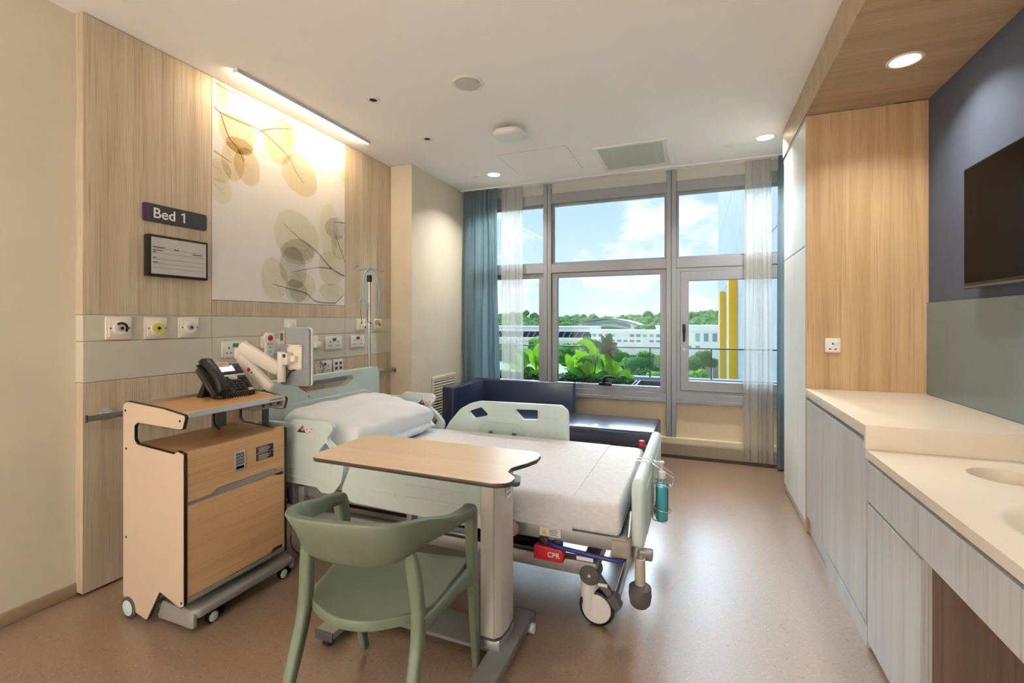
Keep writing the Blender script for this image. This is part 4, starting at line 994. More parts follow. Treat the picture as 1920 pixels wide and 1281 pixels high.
def pillow(name, label, c, L, Wd, H, tilt, yaw, seed, m, pw=5.0):
    """L along bed, Wd across; flat cushion with piped edge, pinched corners"""
    rnd = random.Random(seed); n = 36; bm = bmesh.new()
    ph = [rnd.uniform(0, 6.28) for _ in range(8)]
    def f(u, v, s):
        e = (1 - abs(u) ** pw) * (1 - abs(v) ** pw)
        h = H * 0.5 * max(e, 0) ** 0.42
        pin = 1 - 0.05 * (abs(u) ** 2) * (1 - abs(v) ** 2) ; pin2 = 1 - 0.05 * (abs(v) ** 2) * (1 - abs(u) ** 2)
        wr = 0.006 * (math.sin(6 * u + 5 * v + ph[0]) * math.sin(4 * v - 3 * u + ph[1]) + 0.6 * math.sin(13 * u - 7 * v + ph[2])) * max(e, 0) ** 0.5
        edge = 0.004 * math.sin(11 * u + ph[3]) * abs(v) ** 6 + 0.004 * math.sin(13 * v + ph[4]) * abs(u) ** 6
        return Vector((u * L / 2 * pin2, v * Wd / 2 * pin, s * h + (wr if s > 0 else 0.3 * wr) + edge))
    grid = {}
    for s in (1, -1):
        for i in range(n + 1):
            for j in range(n + 1):
                u = math.sin(math.pi / 2 * (2 * i / n - 1)); v = math.sin(math.pi / 2 * (2 * j / n - 1))
                bd = i in (0, n) or j in (0, n)
                if bd and s < 0: grid[(s, i, j)] = grid[(1, i, j)]
                else: grid[(s, i, j)] = bm.verts.new(f(u, v, s))
        for i in range(n):
            for j in range(n):
                q = [grid[(s, i, j)], grid[(s, i + 1, j)], grid[(s, i + 1, j + 1)], grid[(s, i, j + 1)]]
                try: bm.faces.new(q if s > 0 else q[::-1])
                except ValueError: pass
    M = Matrix.Translation(c) @ Matrix.Rotation(yaw, 4, 'Z') @ Matrix.Rotation(tilt, 4, 'Y')
    bmesh.ops.transform(bm, matrix=M, verts=bm.verts)
    o = fin(name, bm, m, None, 80); tag(o, label, 'pillow', 'pillows on the hospital bed'); return o
pillow('pillow', 'flat pillow with painted-in blue sky tint lying under the plump white one', (-1.955, 2.40, 0.620), 0.56, 0.80, 0.085, 0.035, 0.0, 11, mat('sky_tint_cotton', srgb(214, 226, 236), 0.85, nscale=9, bump=0.3, c2=srgb(208, 221, 232)), 4)  # blue of the sky reflection is put into the cotton colour
pillow('pillow', 'plump white pillow on top against the headboard', (-1.955, 2.42, 0.712), 0.52, 0.80, 0.15, 0.17, 0.0, 4, M_pillow, 14)

# ------------------------------------------------------------------ hand sanitizer on the footboard
hs = thing('bottle_holder', 'steel wire bottle holder hooked over the footboard', 'wire holder', (-0.165, 2.25, 0.40))
def ring(z, r0=0.038):
    return [(-0.150 + r0 * math.cos(a), 2.25 + r0 * math.sin(a), z - 0.25 * (r0 * math.cos(a))) for a in [2 * math.pi * k / 20 for k in range(20)]]
for y in (2.225, 2.275):
    tube('hook', [(-0.262, y, 0.615), (-0.262, y, 0.672), (-0.255, y, 0.677), (-0.195, y, 0.677), (-0.190, y, 0.670), (-0.190, y, 0.43), (-0.185, y, 0.415), (-0.13, y, 0.405)], 0.0028, M_chrome, hs, 6)
    tube('retaining_bar', [(-0.190, y, 0.672), (-0.105, y, 0.625), (-0.098, y, 0.615), (-0.106, y, 0.575)], 0.0026, M_chrome, hs, 6)
tube('ring', ring(0.578, 0.040), 0.0026, M_chrome, hs, 6, closed=True)
tube('ring', ring(0.465, 0.040), 0.0026, M_chrome, hs, 6, closed=True)
for z in (0.677, 0.43): tube('cross_wire', [(-0.190, 2.225, z), (-0.190, 2.275, z)], 0.0026, M_chrome, hs, 6)
sb = thing('sanitizer_bottle', 'pump bottle of turquoise hand sanitizer in the wire holder', 'bottle', (-0.150, 2.25, 0.41))
lathe('bottle_body', [(0.022, 0.409), (0.027, 0.415), (0.0275, 0.56), (0.026, 0.578), (0.016, 0.598), (0.0135, 0.602), (0.0135, 0.612)], (-0.150, 2.25, 0), M_clear, sb, 'z', 24)
lathe('liquid', [(0.021, 0.412), (0.0255, 0.418), (0.0258, 0.555), (0.0255, 0.566)], (-0.150, 2.25, 0), M_cyan, sb, 'z', 24, label='turquoise gel')
lathe('collar', [(0.0165, 0.603), (0.0165, 0.628), (0.012, 0.634)], (-0.150, 2.25, 0), M_white, sb, 'z', 20)
pm = lathe('pump', [(0.0055, 0.634), (0.0055, 0.668), (0.010, 0.669), (0.012, 0.676), (0.008, 0.681)], (-0.150, 2.25, 0), M_white, sb, 'z', 16)
tube('spout', [(-0.150, 2.25, 0.675), (-0.176, 2.243, 0.677), (-0.182, 2.241, 0.672)], 0.0045, M_white, pm, 8)
boxes('bottle_label', [(-0.1236, -0.1222, 2.238 + 0.003 * (k % 2), 2.262 - 0.004 * (k % 3), 0.45 + 0.009 * k, 0.454 + 0.009 * k) for k in range(11)], M_ink, sb)['kind'] = 'stuff'

# ------------------------------------------------------------------ drip pole and stethoscope behind the headboard
px, py = -2.405, 3.015
dp = thing('drip_pole', 'chrome drip pole with four wire hooks behind the headboard', 'drip pole', (px, py, 0.30))
lathe('tube', [(0.013, 0.28), (0.013, 1.15)], (px, py, 0), M_chrome, dp, 'z', 16)
lathe('inner_tube', [(0.0095, 1.15), (0.0095, 1.70)], (px, py, 0), M_chrome, dp, 'z', 14)
lathe('grip_collar', [(0.016, 1.635), (0.020, 1.645), (0.020, 1.685), (0.015, 1.69)], (px, py, 0), M_black, dp, 'z', 16)
lathe('tip', [(0.005, 1.69), (0.005, 1.745), (0.003, 1.75)], (px, py, 0), M_chrome, dp, 'z', 10)
for a in (0.65, 0.65 + math.pi, 0.65 + math.pi / 2, 0.65 - math.pi / 2):
    c, s = math.cos(a), math.sin(a); sc = 1.0 if abs(a - 0.65) < 0.1 or a > 3 else 0.55
    tube('hook', [(px, py, 1.735)] + [(px + c * d * sc, py + s * d * sc, z) for d, z in ((0.04, 1.738), (0.06, 1.728), (0.085, 1.720), (0.105, 1.728), (0.108, 1.742), (0.09, 1.758), (0.085, 1.768))], 0.003, M_chrome, dp, 6, 4)
tube('mount_arm', [(px, py, 0.36), (-2.30, 2.94, 0.36), (-2.27, 2.86, 0.40)], 0.014, M_bedg, bed, 8)
st = thing('stethoscope', 'light blue stethoscope hanging from the drip pole hooks', 'stethoscope', (px, py, 1.27))
vx, vy = 0.796, 0.605       # direction in which the loop is spread
q = Vector((0.60, -0.75, 0)) * 0.026
def S(d, z): return (px + vx * d + q.x, py + vy * d + q.y, z)
M_tub = mat('blue_tubing', srgb(120, 186, 210), 0.45)
tube('tubing', [S(-0.042, 1.50), S(-0.046, 1.60), S(-0.036, 1.69), S(-0.005, 1.735), S(0.035, 1.728), S(0.066, 1.66), S(0.074, 1.55), S(0.064, 1.36)], 0.0065, M_tub, st, 8, 6)
for d in (-0.066, -0.016):
    tube('yoke_arm', [S(-0.042, 1.502), S((d - 0.042) / 2 * 1.2, 1.490), S(d, 1.455), S(d, 1.42)], 0.0055, M_tub, st, 8, 4)
    tube('ear_tube', [S(d, 1.425), S(d + (0.004 if d < -0.04 else -0.003), 1.36), S(d + (0.012 if d < -0.04 else 0.006), 1.315)], 0.003, M_chrome, st, 6, 3)
    tube('ear_tip', [S(d + (0.002 if d < -0.04 else 0.016), 1.312), S(d + (0.012 if d < -0.04 else 0.03), 1.315)], 0.0065, M_dgrey, st, 8)
e1 = S(0.064, 1.318)
lathe('chest_piece', [(0.018, -0.012), (0.022, -0.008), (0.022, 0.0), (0.010, 0.006), (0.008, 0.016)], e1, M_steel, st, 'y', 20)
# ------------------------------------------------------------------ bedside cabinet
cb = thing('bedside_cabinet', 'beech and cream bedside cabinet on wheels with raised phone shelf', 'cabinet', (-2.19, 1.565, 0))
CX0, CX1, CY0, CY1 = -2.395, -1.985, 1.305, 1.830
SIDE = [(-2.395, 0.085), (-2.335, 0.085), (-2.305, 0.035), (-2.235, 0.020), (-2.222, 0.024), (-2.140, 0.160), (-2.012, 0.120), (-1.985, 0.132), (-1.985, 0.770), (-2.030, 0.779), (-2.048, 0.765), (-2.290, 0.783), (-2.310, 0.800), (-2.310, 0.860), (-2.292, 0.874), (-2.012, 0.866), (-1.992, 0.872), (-1.976, 0.920), (-1.982, 0.932), (-2.12, 0.952), (-2.36, 0.968), (-2.395, 0.958)]
SR = [0.01, 0.02, 0.02, 0.01, 0.012, 0.006, 0.012, 0.01, 0.004, 0.01, 0.01, 0.02, 0.02, 0.02, 0.02, 0.012, 0.006, 0.012, 0.012, 0.2, 0.03, 0.02]
def shrink(poly, d):
    out = []; n = len(poly)
    ar = sum(poly[i - 1][0] * poly[i][1] - poly[i][0] * poly[i - 1][1] for i in range(n)); sg = 1 if ar > 0 else -1
    for i in range(n):
        a, p, c = Vector(poly[i - 1]), Vector(poly[i]), Vector(poly[(i + 1) % n])
        u = (p - a).normalized(); w = (c - p).normalized(); n1 = Vector((-u.y, u.x)) * sg; n2 = Vector((-w.y, w.x)) * sg
        b = n1 + n2
        b = b / max(b.length_squared / 2, 0.6) if b.length > 1e-6 else n1
        out.append((p.x + b.x * d, p.y + b.y * d))
    return out
outer = rpoly(SIDE, SR, 4)
inner = rpoly(shrink(SIDE, 0.0035), SR, 4)
for y0, y1 in ((CY0, CY0 + 0.014), (CY1 - 0.014, CY1)):
    s_ = plate('side_panel', outer, y0 + 0.0012, y1 - 0.0012, 'y', M_black, cb)
    for a, b in ((y0, y0 + 0.0016), (y1 - 0.0016, y1)):
        plate('laminate_face', inner, a, b, 'y', mat('cream_laminate', srgb(204, 184, 160), 0.45), s_)
    f = y0 if y0 == CY0 else y1
    for x, z in ((-2.375, 0.925), (-2.01, 0.905), (-2.37, 0.755), (-2.37, 0.36), (-2.002, 0.145)):
        lathe('bolt_cap', [(0.0055, -0.0012), (0.0055, 0.0012)], (x, f, z), M_black, s_, 'y', 12)
yi0, yi1 = CY0 + 0.0145, CY1 - 0.0145
box('shelf', -2.375, -1.992, yi0, yi1, 0.926, 0.940, M_beecht, cb)
box('shelf_edge', -1.992, -1.984, yi0, yi1, 0.916, 0.941, M_alu, cb, 0.001, 1)
box('shelf_back', -2.385, -2.372, yi0, yi1, 0.85, 0.955, M_alu, cb)
boxes('maker_mark', [(-1.9838, -1.9832, 1.725 + 0.0095 * k, 1.7315 + 0.0095 * k + (0.001 if k % 2 else 0), 0.924, 0.932) for k in range(8)], M_mgrey, cb)['kind'] = 'stuff'
box('under_shelf_unit', -2.25, -1.998, 1.66, yi1, 0.885, 0.926, M_mgrey, cb, 0.004)
boxes('under_shelf_ports', [(-1.998, -1.9965, 1.69 + 0.045 * k, 1.705 + 0.045 * k, 0.898, 0.912) for k in range(3)], M_black, cb)['kind'] = 'stuff'
box('worktop', -2.385, -1.995, yi0, yi1, 0.752, 0.766, M_beecht, cb)
box('carcass', -2.385, -2.003, yi0, yi1, 0.150, 0.752, M_dgrey, cb)
tube('cable', [(-2.30, 1.66, 0.92), (-2.29, 1.655, 0.86), (-2.30, 1.665, 0.80), (-2.28, 1.68, 0.768)], 0.005, M_black, cb, 6, 4)
box('back_post', -2.37, -2.34, 1.70, 1.76, 0.766, 0.926, M_mgrey, cb)
FX0, FX1 = -2.003, -1.988
ya, yb = yi0 + 0.002, yi1 - 0.002
# drawer front: lower edge stepped for the grip, worktop side with a raised lip
df = plate('drawer_front', [(ya, 0.562), (1.425, 0.562), (1.45, 0.580), (1.752, 0.580), (1.768, 0.566), (yb, 0.566), (yb, 0.783), (1.77, 0.783), (1.76, 0.772), (ya, 0.772)], FX0, FX1, 'x', M_beech, cb, bev=0.001, seg=1)
kp = box('keypad', FX1, FX1 + 0.005, 1.534, 1.588, 0.628, 0.718, M_alu, df, 0.002)
boxes('keypad_keys', [(FX1 + 0.005, FX1 + 0.0065, 1.541 + 0.0145 * i, 1.552 + 0.0145 * i, 0.655 + 0.0145 * j, 0.666 + 0.0145 * j) for i in range(3) for j in range(4)], M_black, kp)['kind'] = 'stuff'
box('keypad_window', FX1 + 0.005, FX1 + 0.0058, 1.541, 1.581, 0.636, 0.649, M_blackg, kp)
boxes('keypad_digits', [(FX1 + 0.0065, FX1 + 0.0069, 1.5445 + 0.0145 * i, 1.5480 + 0.0145 * i, 0.658 + 0.0145 * j, 0.663 + 0.0145 * j) for i in range(3) for j in range(4)], M_print, kp)['kind'] = 'stuff'
for z0, z1 in ((0.679, 0.711), (0.643, 0.676)):
    pl = box('instruction_plate', FX1, FX1 + 0.0015, 1.650, 1.747, z0, z1, M_black, df)
    L = []
    for r in range(5):
        z = z1 - 0.005 - r * 0.0056
        L.append((FX1 + 0.0015, FX1 + 0.0019, 1.656, 1.658, z - 0.002, z)); L.append((FX1 + 0.0015, FX1 + 0.0019, 1.661 + 0.002 * (r % 2), 1.720 + 0.006 * ((r * 7) % 4 - 1), z - 0.0018, z))
    boxes('instruction_print', L, M_print, pl)['kind'] = 'stuff'
gr = plate('grip_channel', [(ya, 0.548), (yb, 0.550), (yb, 0.5645), (1.768, 0.5645), (1.752, 0.578), (1.45, 0.578), (1.425, 0.5605), (ya, 0.5605)], FX0, FX1 - 0.004, 'x', M_grey, cb)
door = plate('door', [(ya, 0.160), (1.735, 0.160), (1.75, 0.178), (1.80, 0.178), (yb, 0.170), (yb, 0.535), (1.790, 0.535), (1.755, 0.548), (ya, 0.546)], FX0, FX1, 'x', M_beech, cb, bev=0.001, seg=1)
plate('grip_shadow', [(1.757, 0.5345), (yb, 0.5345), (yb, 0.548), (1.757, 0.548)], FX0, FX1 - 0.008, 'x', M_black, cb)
box('bottom_rail', -2.01, -1.988, ya, yb, 0.136, 0.157, M_grey, cb, 0.002)
# chassis and wheels
plate('chassis', rpoly([(-2.215, 1.335), (-1.985, 1.335), (-1.962, 1.36), (-1.962, 1.845), (-1.985, 1.86), (-2.10, 1.86), (-2.10, 1.82), (-2.215, 1.80)], 0.02, 4), 0.058, 0.098, 'z', M_grey, cb, bev=0.012, seg=3)
plate('chassis_skirt', rpoly([(-2.21, 0.022), (-1.972, 0.022), (-1.972, 0.085), (-2.17, 0.105)], 0.012), 1.334, 1.352, 'y', M_grey, cb, bev=0.004)
plate('chassis_skirt', rpoly([(-2.08, 0.03), (-1.968, 0.03), (-1.968, 0.085), (-2.08, 0.095)], 0.012), 1.846, 1.862, 'y', M_grey, cb, bev=0.004)
for y in (CY0 - 0.006, CY1 - 0.012):
    w = lathe('wheel', [(0.038, 0.0), (0.046, 0.003), (0.049, 0.008), (0.049, 0.014), (0.045, 0.018)], (-2.352, y, 0.049), M_dgrey, cb, 'y', 28)
    lathe('wheel_cap', [(0.030, -0.002), (0.036, 0.001), (0.036, 0.017)], (-2.352, y, 0.049), M_mint, w, 'y', 28)
for y in (1.425, 1.80):
    w = lathe('castor', [(0.021, -0.012), (0.027, -0.008), (0.027, 0.008), (0.021, 0.012)], (-1.985, y, 0.027), M_black, cb, 'x', 22)
    lathe('castor_cap', [(0.017, -0.0145), (0.021, -0.012), (0.021, 0.012), (0.017, 0.0145)], (-1.985, y, 0.027), M_mint, w, 'x', 22)
    box('castor_fork', -2.02, -1.99, y + 0.02, y + 0.06, 0.02, 0.06, M_black, cb, 0.006)
    lathe('castor_second_wheel', [(0.021, -0.010), (0.026, -0.006), (0.026, 0.006), (0.021, 0.010)], (-2.0, y + 0.045, 0.026), M_black, cb, 'x', 18)
tube('power_lead', [(-2.385, 1.38, 0.20), (-2.44, 1.36, 0.12), (-2.43, 1.42, 0.012), (-2.42, 1.60, 0.008)], 0.005, M_black, cb, 6, 4)

# ------------------------------------------------------------------ telephone (local frame: x right along the shelf, y toward the back)
ph = thing('telephone', 'black desk telephone with lit screen on the bedside cabinet shelf', 'telephone', (-2.19, 1.70, 0.940), math.pi / 2, world=False)
TA = math.radians(46)
ct, sn = math.cos(TA), math.sin(TA)
PM = Matrix(((1, 0, 0, 0), (0, ct, -sn, 0.0), (0, sn, ct, 0.018), (0, 0, 0, 1)))    # tilted front plate
def pbox(name, x0, x1, y0, y1, z0, z1, m, par, bev=0.0):
    bm = bmesh.new(); bbox(bm, x0, x1, y0, y1, z0, z1, bev); bmesh.ops.transform(bm, matrix=PM, verts=bm.verts); return fin(name, bm, m, par)
def pplate(name, poly, z0, z1, m, par, bev=0.0):
    bm = bmesh.new(); bplate(bm, poly, z0, z1, 'z', (), bev); bmesh.ops.transform(bm, matrix=PM, verts=bm.verts); return fin(name, bm, m, par)
M_phone = mat('phone_black', srgb(48, 43, 40), 0.42)
body = pplate('body', rpoly([(-0.115, 0.0), (0.115, 0.0), (0.115, 0.185), (0.06, 0.20), (-0.06, 0.20), (-0.115, 0.185)], 0.012), -0.022, 0.0, M_phone, ph, 0.005)
scr = pbox('screen_bezel', -0.035, 0.112, 0.120, 0.190, -0.001, 0.003, M_black, ph, 0.002)
pbox('screen', -0.018, 0.070, 0.140, 0.180, 0.003, 0.0036, mat('lcd', srgb(190, 200, 235), 0.4, emit=srgb(190, 202, 240), emit_s=0.9), scr)
ks = bmesh.new()
for k in range(4): bbox(ks, -0.014 + 0.022 * k, 0.002 + 0.022 * k, 0.126, 0.132, 0.003, 0.005)
for k in range(2):
    for x in (-0.030, 0.085): bbox(ks, x, x + 0.010, 0.146 + 0.018 * k, 0.153 + 0.018 * k, 0.003, 0.005)
bmesh.ops.transform(ks, matrix=PM, verts=ks.verts); fin('screen_keys', ks, M_dgrey, scr)['kind'] = 'stuff'
tr_ = pplate('silver_band', rpoly([(-0.035, 0.108), (0.112, 0.108), (0.112, 0.119), (-0.035, 0.119)], 0.002), 0.0, 0.003, M_alu, ph)
pplate('band_bulge', rpoly([(0.018, 0.085), (0.052, 0.085), (0.065, 0.110), (0.005, 0.110)], 0.010), 0.0, 0.0032, M_alu, tr_)
nb = bmesh.new(); blathe(nb, [(0.013, 0.003), (0.013, 0.005), (0.010, 0.006)], (0.035, 0.102, 0), 'z', 20); bmesh.ops.transform(nb, matrix=PM, verts=nb.verts); fin('nav_button', nb, M_alu, tr_)
ks = bmesh.new()
for i in range(3):
    for j in range(4): bbox(ks, 0.006 + 0.021 * i, 0.023 + 0.021 * i, 0.016 + 0.0165 * j, 0.029 + 0.0165 * j, 0.0, 0.005, 0.001)
for x, y in ((-0.022, 0.075), (-0.006, 0.086), (-0.002, 0.070), (0.074, 0.090), (0.092, 0.090), (0.082, 0.074), (0.088, 0.056), (0.088, 0.043), (0.088, 0.030)): bbox(ks, x - 0.006, x + 0.010, y - 0.005, y + 0.005, 0.0, 0.005, 0.001)
bbox(ks, -0.022, -0.014, 0.014, 0.060, 0.0, 0.004, 0.001)
bmesh.ops.transform(ks, matrix=PM, verts=ks.verts); fin('keys', ks, M_black, ph)['kind'] = 'stuff'
pbox('asset_sticker', 0.078, 0.108, 0.006, 0.022, 0.0, 0.001, M_alu, ph)
card = pbox('paper_note', -0.012, 0.056, 0.172, 0.205, 0.0036, 0.0046, mat('pink_paper', srgb(232, 206, 190), 0.7), ph)
ks = bmesh.new()
for k in range(3): bbox(ks, -0.006, 0.020 + 0.012 * k, 0.178 + 0.008 * k, 0.180 + 0.008 * k, 0.0046, 0.0049)
bmesh.ops.transform(ks, matrix=PM, verts=ks.verts); fin('note_writing', ks, M_mgrey, card)['kind'] = 'stuff'
# handset lies in its cradle along the left edge
hx = -0.078
rings = []
for k in range(15):
    v = k / 14; y = -0.005 + 0.215 * v
    w = 0.030 - 0.006 * math.sin(math.pi * v); zt = 0.048 + 0.014 * math.sin(math.pi * v); zb = 0.006 + 0.022 * math.sin(math.pi * v) ** 0.7
    if k in (0, 14): w *= 0.8; zt -= 0.008
    rings.append([PM @ Vector(p) for p in ((hx - w, y, zb + 0.006), (hx - w, y, zt - 0.010), (hx - w * 0.7, y, zt), (hx + w * 0.7, y, zt), (hx + w, y, zt - 0.010), (hx + w, y, zb + 0.006), (hx + w * 0.7, y, zb), (hx - w * 0.7, y, zb))])
loft('handset', rings, M_black, ph, 60)
pbox('cradle', -0.112, -0.046, 0.0, 0.20, -0.001, 0.008, M_phone, ph, 0.003)
loft('stand_foot', [[(-0.10, 0.115, 0.0), (0.10, 0.115, 0.0), (0.10, 0.150, 0.0), (-0.10, 0.150, 0.0)], [(-0.085, 0.085, 0.095), (0.085, 0.085, 0.095), (0.085, 0.110, 0.10), (-0.085, 0.110, 0.10)]], M_black, ph)
box('front_foot', -0.10, 0.10, -0.004, 0.02, 0.0, 0.022, M_phone, ph, 0.003)
cpath = []
base = catmull([(-0.075, -0.005, 0.02), (-0.11, -0.03, 0.012), (-0.075, -0.050, 0.010), (0.0, -0.043, 0.010), (0.06, -0.030, 0.010), (0.085, -0.022, 0.010), (0.06, -0.012, 0.008)], 26)
for i, p in enumerate(base):
    a = i * 1.25; cpath.append((p.x + 0.0, p.y + 0.0055 * math.cos(a), max(p.z + 0.0055 * math.sin(a), 0.0034)))
tube('coiled_cord', cpath, 0.0032, M_black, ph, 5)

# ------------------------------------------------------------------ patient tablet on a jointed arm clamped to the cabinet
tb = thing('bedside_tablet', 'grey backed patient tablet on a jointed ivory arm beside the bed', 'tablet', (-2.17, 1.86, 0.72))
M_arm = mat('arm_ivory', srgb(238, 230, 216), 0.4)
lathe('clamp_post', [(0.017, 0.74), (0.017, 0.955)], (-2.175, 1.862, 0), M_dgrey, tb, 'z', 16)
box('clamp', -2.215, -2.135, 1.831, 1.885, 0.885, 0.925, M_mgrey, tb, 0.006)
def link_arm(name, A, B, w, h, m):
    A, B = Vector(A), Vector(B); d = (B - A).normalized(); n = Vector((d.y, -d.x, 0)).normalized(); u = n.cross(d).normalized()
    if u.z < 0: u = -u
    rings = []
    for t_, sc in ((-0.018, 0.55), (-0.006, 0.9), (0.03, 1.0), (1.0, 1.0)):
        pass
    L = (B - A).length
    for s_, k in ((-0.02, 0.6), (-0.008, 0.92), (0.03, 1.0), (L - 0.03, 0.95), (L + 0.010, 0.86), (L + 0.022, 0.55)):
        c = A + d * s_
        rings.append([c + n * a * w * k + u * b * h * k for a, b in ((-1, -0.55), (-0.6, -1), (0.6, -1), (1, -0.55), (1, 0.55), (0.6, 1), (-0.6, 1), (-1, 0.55))])
    return loft(name, rings, m, tb, 50)
la = link_arm('lower_arm', (-2.155, 1.870, 0.968), (-2.360, 1.862, 1.118), 0.020, 0.028, M_arm)
lathe('elbow', [(0.022, 1.118), (0.024, 1.125), (0.024, 1.165), (0.020, 1.172)], (-2.375, 1.862, 0), M_arm, tb, 'z', 20)
ua = link_arm('upper_arm', (-2.350, 1.866, 1.175), (-2.150, 1.915, 1.062), 0.022, 0.036, M_arm)
an = Vector((-2.155, 1.87, 0.968)); bn = Vector((-2.36, 1.862, 1.118)); dn = (bn - an).normalized(); nn = Vector((dn.y, -dn.x, 0)).normalized()
if nn.y > 0: nn = -nn
cc = an + dn * 0.155 + nn * 0.0205
for nm, o_, w_, h_, m_ in (('arm_logo', 0, 0.010, 0.010, M_red), ('arm_print', -0.025, 0.005, 0.004, M_ink)):
    c0 = cc + dn * o_; up_ = dn.cross(nn); up_ = up_ if up_.z > 0 else -up_
    bm = bmesh.new(); bm.faces.new([bm.verts.new(c0 + dn * a * w_ + up_ * b * h_) for a, b in ((-1, -1), (1, -1), (1, 1), (-1, 1))]); fin(nm, bm, m_, la, 0)
lathe('wrist', [(0.020, 0.990), (0.022, 0.997), (0.022, 1.150), (0.020, 1.156)], (-2.128, 1.925, 0), M_arm, tb, 'z', 20)
box('bracket', -2.128, -2.075, 1.912, 1.962, 1.085, 1.150, M_arm, tb, 0.005)
lathe('bracket_bolt', [(0.010, -0.003), (0.010, 0.002)], (-2.094, 1.911, 1.135), M_dgrey, tb, 'y', 14)
plate_ = box('mount_plate', -2.125, -2.020, 1.958, 1.970, 1.055, 1.195, M_arm, tb, 0.003)
for x in (-2.117, -2.028):
    for z in (1.063, 1.187): lathe('mount_screw', [(0.0035, -0.0015), (0.0035, 0.001)], (x, 1.9575, z), M_dgrey, plate_, 'y', 8)
box('mount_boss', -2.10, -2.045, 1.935, 1.960, 1.10, 1.135, M_arm, plate_, 0.005)
plate('tablet_shell', rpoly([(-2.190, 0.965), (-1.978, 0.965), (-1.978, 1.288), (-2.190, 1.288)], 0.022, 6), 1.970, 1.990, 'y', mat('tablet_grey', srgb(150, 152, 156), 0.5), tb, bev=0.005, seg=3)
plate('tablet_rim', rpoly([(-2.192, 0.963), (-1.974, 0.963), (-1.974, 1.290), (-2.192, 1.290)], 0.024, 6), 1.986, 2.000, 'y', M_white, tb, bev=0.004)
plate('tablet_screen', rpoly([(-2.180, 0.975), (-1.986, 0.975), (-1.986, 1.278), (-2.180, 1.278)], 0.01, 4), 2.000, 2.001, 'y', M_blackg, tb)
box('camera_bump', -2.188, -2.148, 1.962, 1.972, 1.195, 1.270, mat('bump_tan', srgb(182, 172, 156), 0.5), tb, 0.004)
box('camera_window', -2.178, -2.156, 1.9605, 1.9625, 1.215, 1.258, M_dgrey, tb, 0.002)
tube('tablet_cable', [(-2.065, 1.960, 1.055), (-2.085, 1.945, 1.045), (-2.115, 1.94, 1.00), (-2.14, 1.935, 0.985), (-2.165, 1.925, 1.01)], 0.004, M_black, tb, 6, 5)

# ------------------------------------------------------------------ overbed table
ot = thing('overbed_table', 'beech topped overbed table on a grey wheeled column', 'table', (-1.0, 1.65, 0))
TOP = [(-1.452, 1.442), (-0.632, 1.430), (-0.582, 1.455), (-0.588, 1.515), (-0.635, 1.560), (-0.640, 1.610), (-0.602, 1.690), (-0.585, 1.745), (-0.590, 1.82), (-0.640, 1.845), (-1.440, 1.848), (-1.468, 1.815)]
TR = [0.05, 0.06, 0.05, 0.03, 0.03, 0.04, 0.06, 0.05, 0.04, 0.04, 0.06, 0.05]
plate('tabletop', rpoly(TOP, TR, 5), 0.7785, 0.780, 'z', M_beechx, ot)
plate('edge_band', rpoly(TOP, TR, 5), 0.762, 0.7785, 'z', mat('dark_edge', srgb(66, 56, 48), 0.4), ot, bev=0.004, seg=2)
plate('height_lever', rpoly([(-0.66, 1.525), (-0.585, 1.515), (-0.578, 1.535), (-0.60, 1.600), (-0.66, 1.605)], 0.01), 0.744, 0.760, 'z', M_dgrey, ot, bev=0.004)
COLM = rpoly([(-0.775, 1.625), (-0.715, 1.625), (-0.697, 1.65), (-0.690, 1.71), (-0.697, 1.775), (-0.715, 1.80), (-0.775, 1.80)], [0.004, 0.012, 0.03, 0.1, 0.03, 0.012, 0.004], 5)
M_col = mat('column_grey', srgb(204, 198, 190), 0.38, metal=0.25)
co = plate('column', COLM, 0.115, 0.762, 'z', M_col, ot)
plate('column_skirt', [(x * 1.0, y) for x, y in COLM], 0.103, 0.115, 'z', M_dgrey, ot)
box('column_foot', -0.765, -0.70, 1.635, 1.79, 0.06, 0.103, M_alu, ot, 0.004)
box('column_seam', -0.7195, -0.7165, 1.6238, 1.6255, 0.115, 0.76, M_grey, co)
lbl = box('column_label', -0.6905, -0.6885, 1.685, 1.735, 0.63, 0.73, M_print, co)
boxes('label_print', [(-0.6885, -0.6880, 1.69 + 0.009 * (k % 4), 1.697 + 0.009 * (k % 4), 0.64 + 0.02 * (k // 4), 0.652 + 0.02 * (k // 4)) for k in range(12)], mat('label_tan', srgb(176, 160, 136), 0.6), lbl)['kind'] = 'stuff'
# C-shaped foot: long bar under the column, short bar at the far end, flat plate between
plate('base_bar', [(1.42, 0.030), (1.925, 0.030), (1.925, 0.062), (1.42, 0.062)], -0.745, -0.655, 'x', M_mgrey, ot, bev=0.003)
box('base_bar_cap', -0.747, -0.653, 1.415, 1.423, 0.026, 0.062, M_dgrey, ot, 0.002)
box('base_bar_cap', -0.747, -0.653, 1.922, 1.930, 0.026, 0.062, M_dgrey, ot, 0.002)
plate('base_plate', [(-1.36, 1.655), (-0.745, 1.655), (-0.745, 1.83), (-1.36, 1.83)], 0.036, 0.050, 'z', M_mgrey, ot, bev=0.002)
plate('side_bar', [(1.475, 0.040), (1.90, 0.040), (1.90, 0.070), (1.475, 0.070)], -1.445, -1.358, 'x', M_grey, ot, bev=0.003)
box('side_bar_cap', -1.447, -1.356, 1.470, 1.478, 0.034, 0.071, M_dgrey, ot, 0.002)
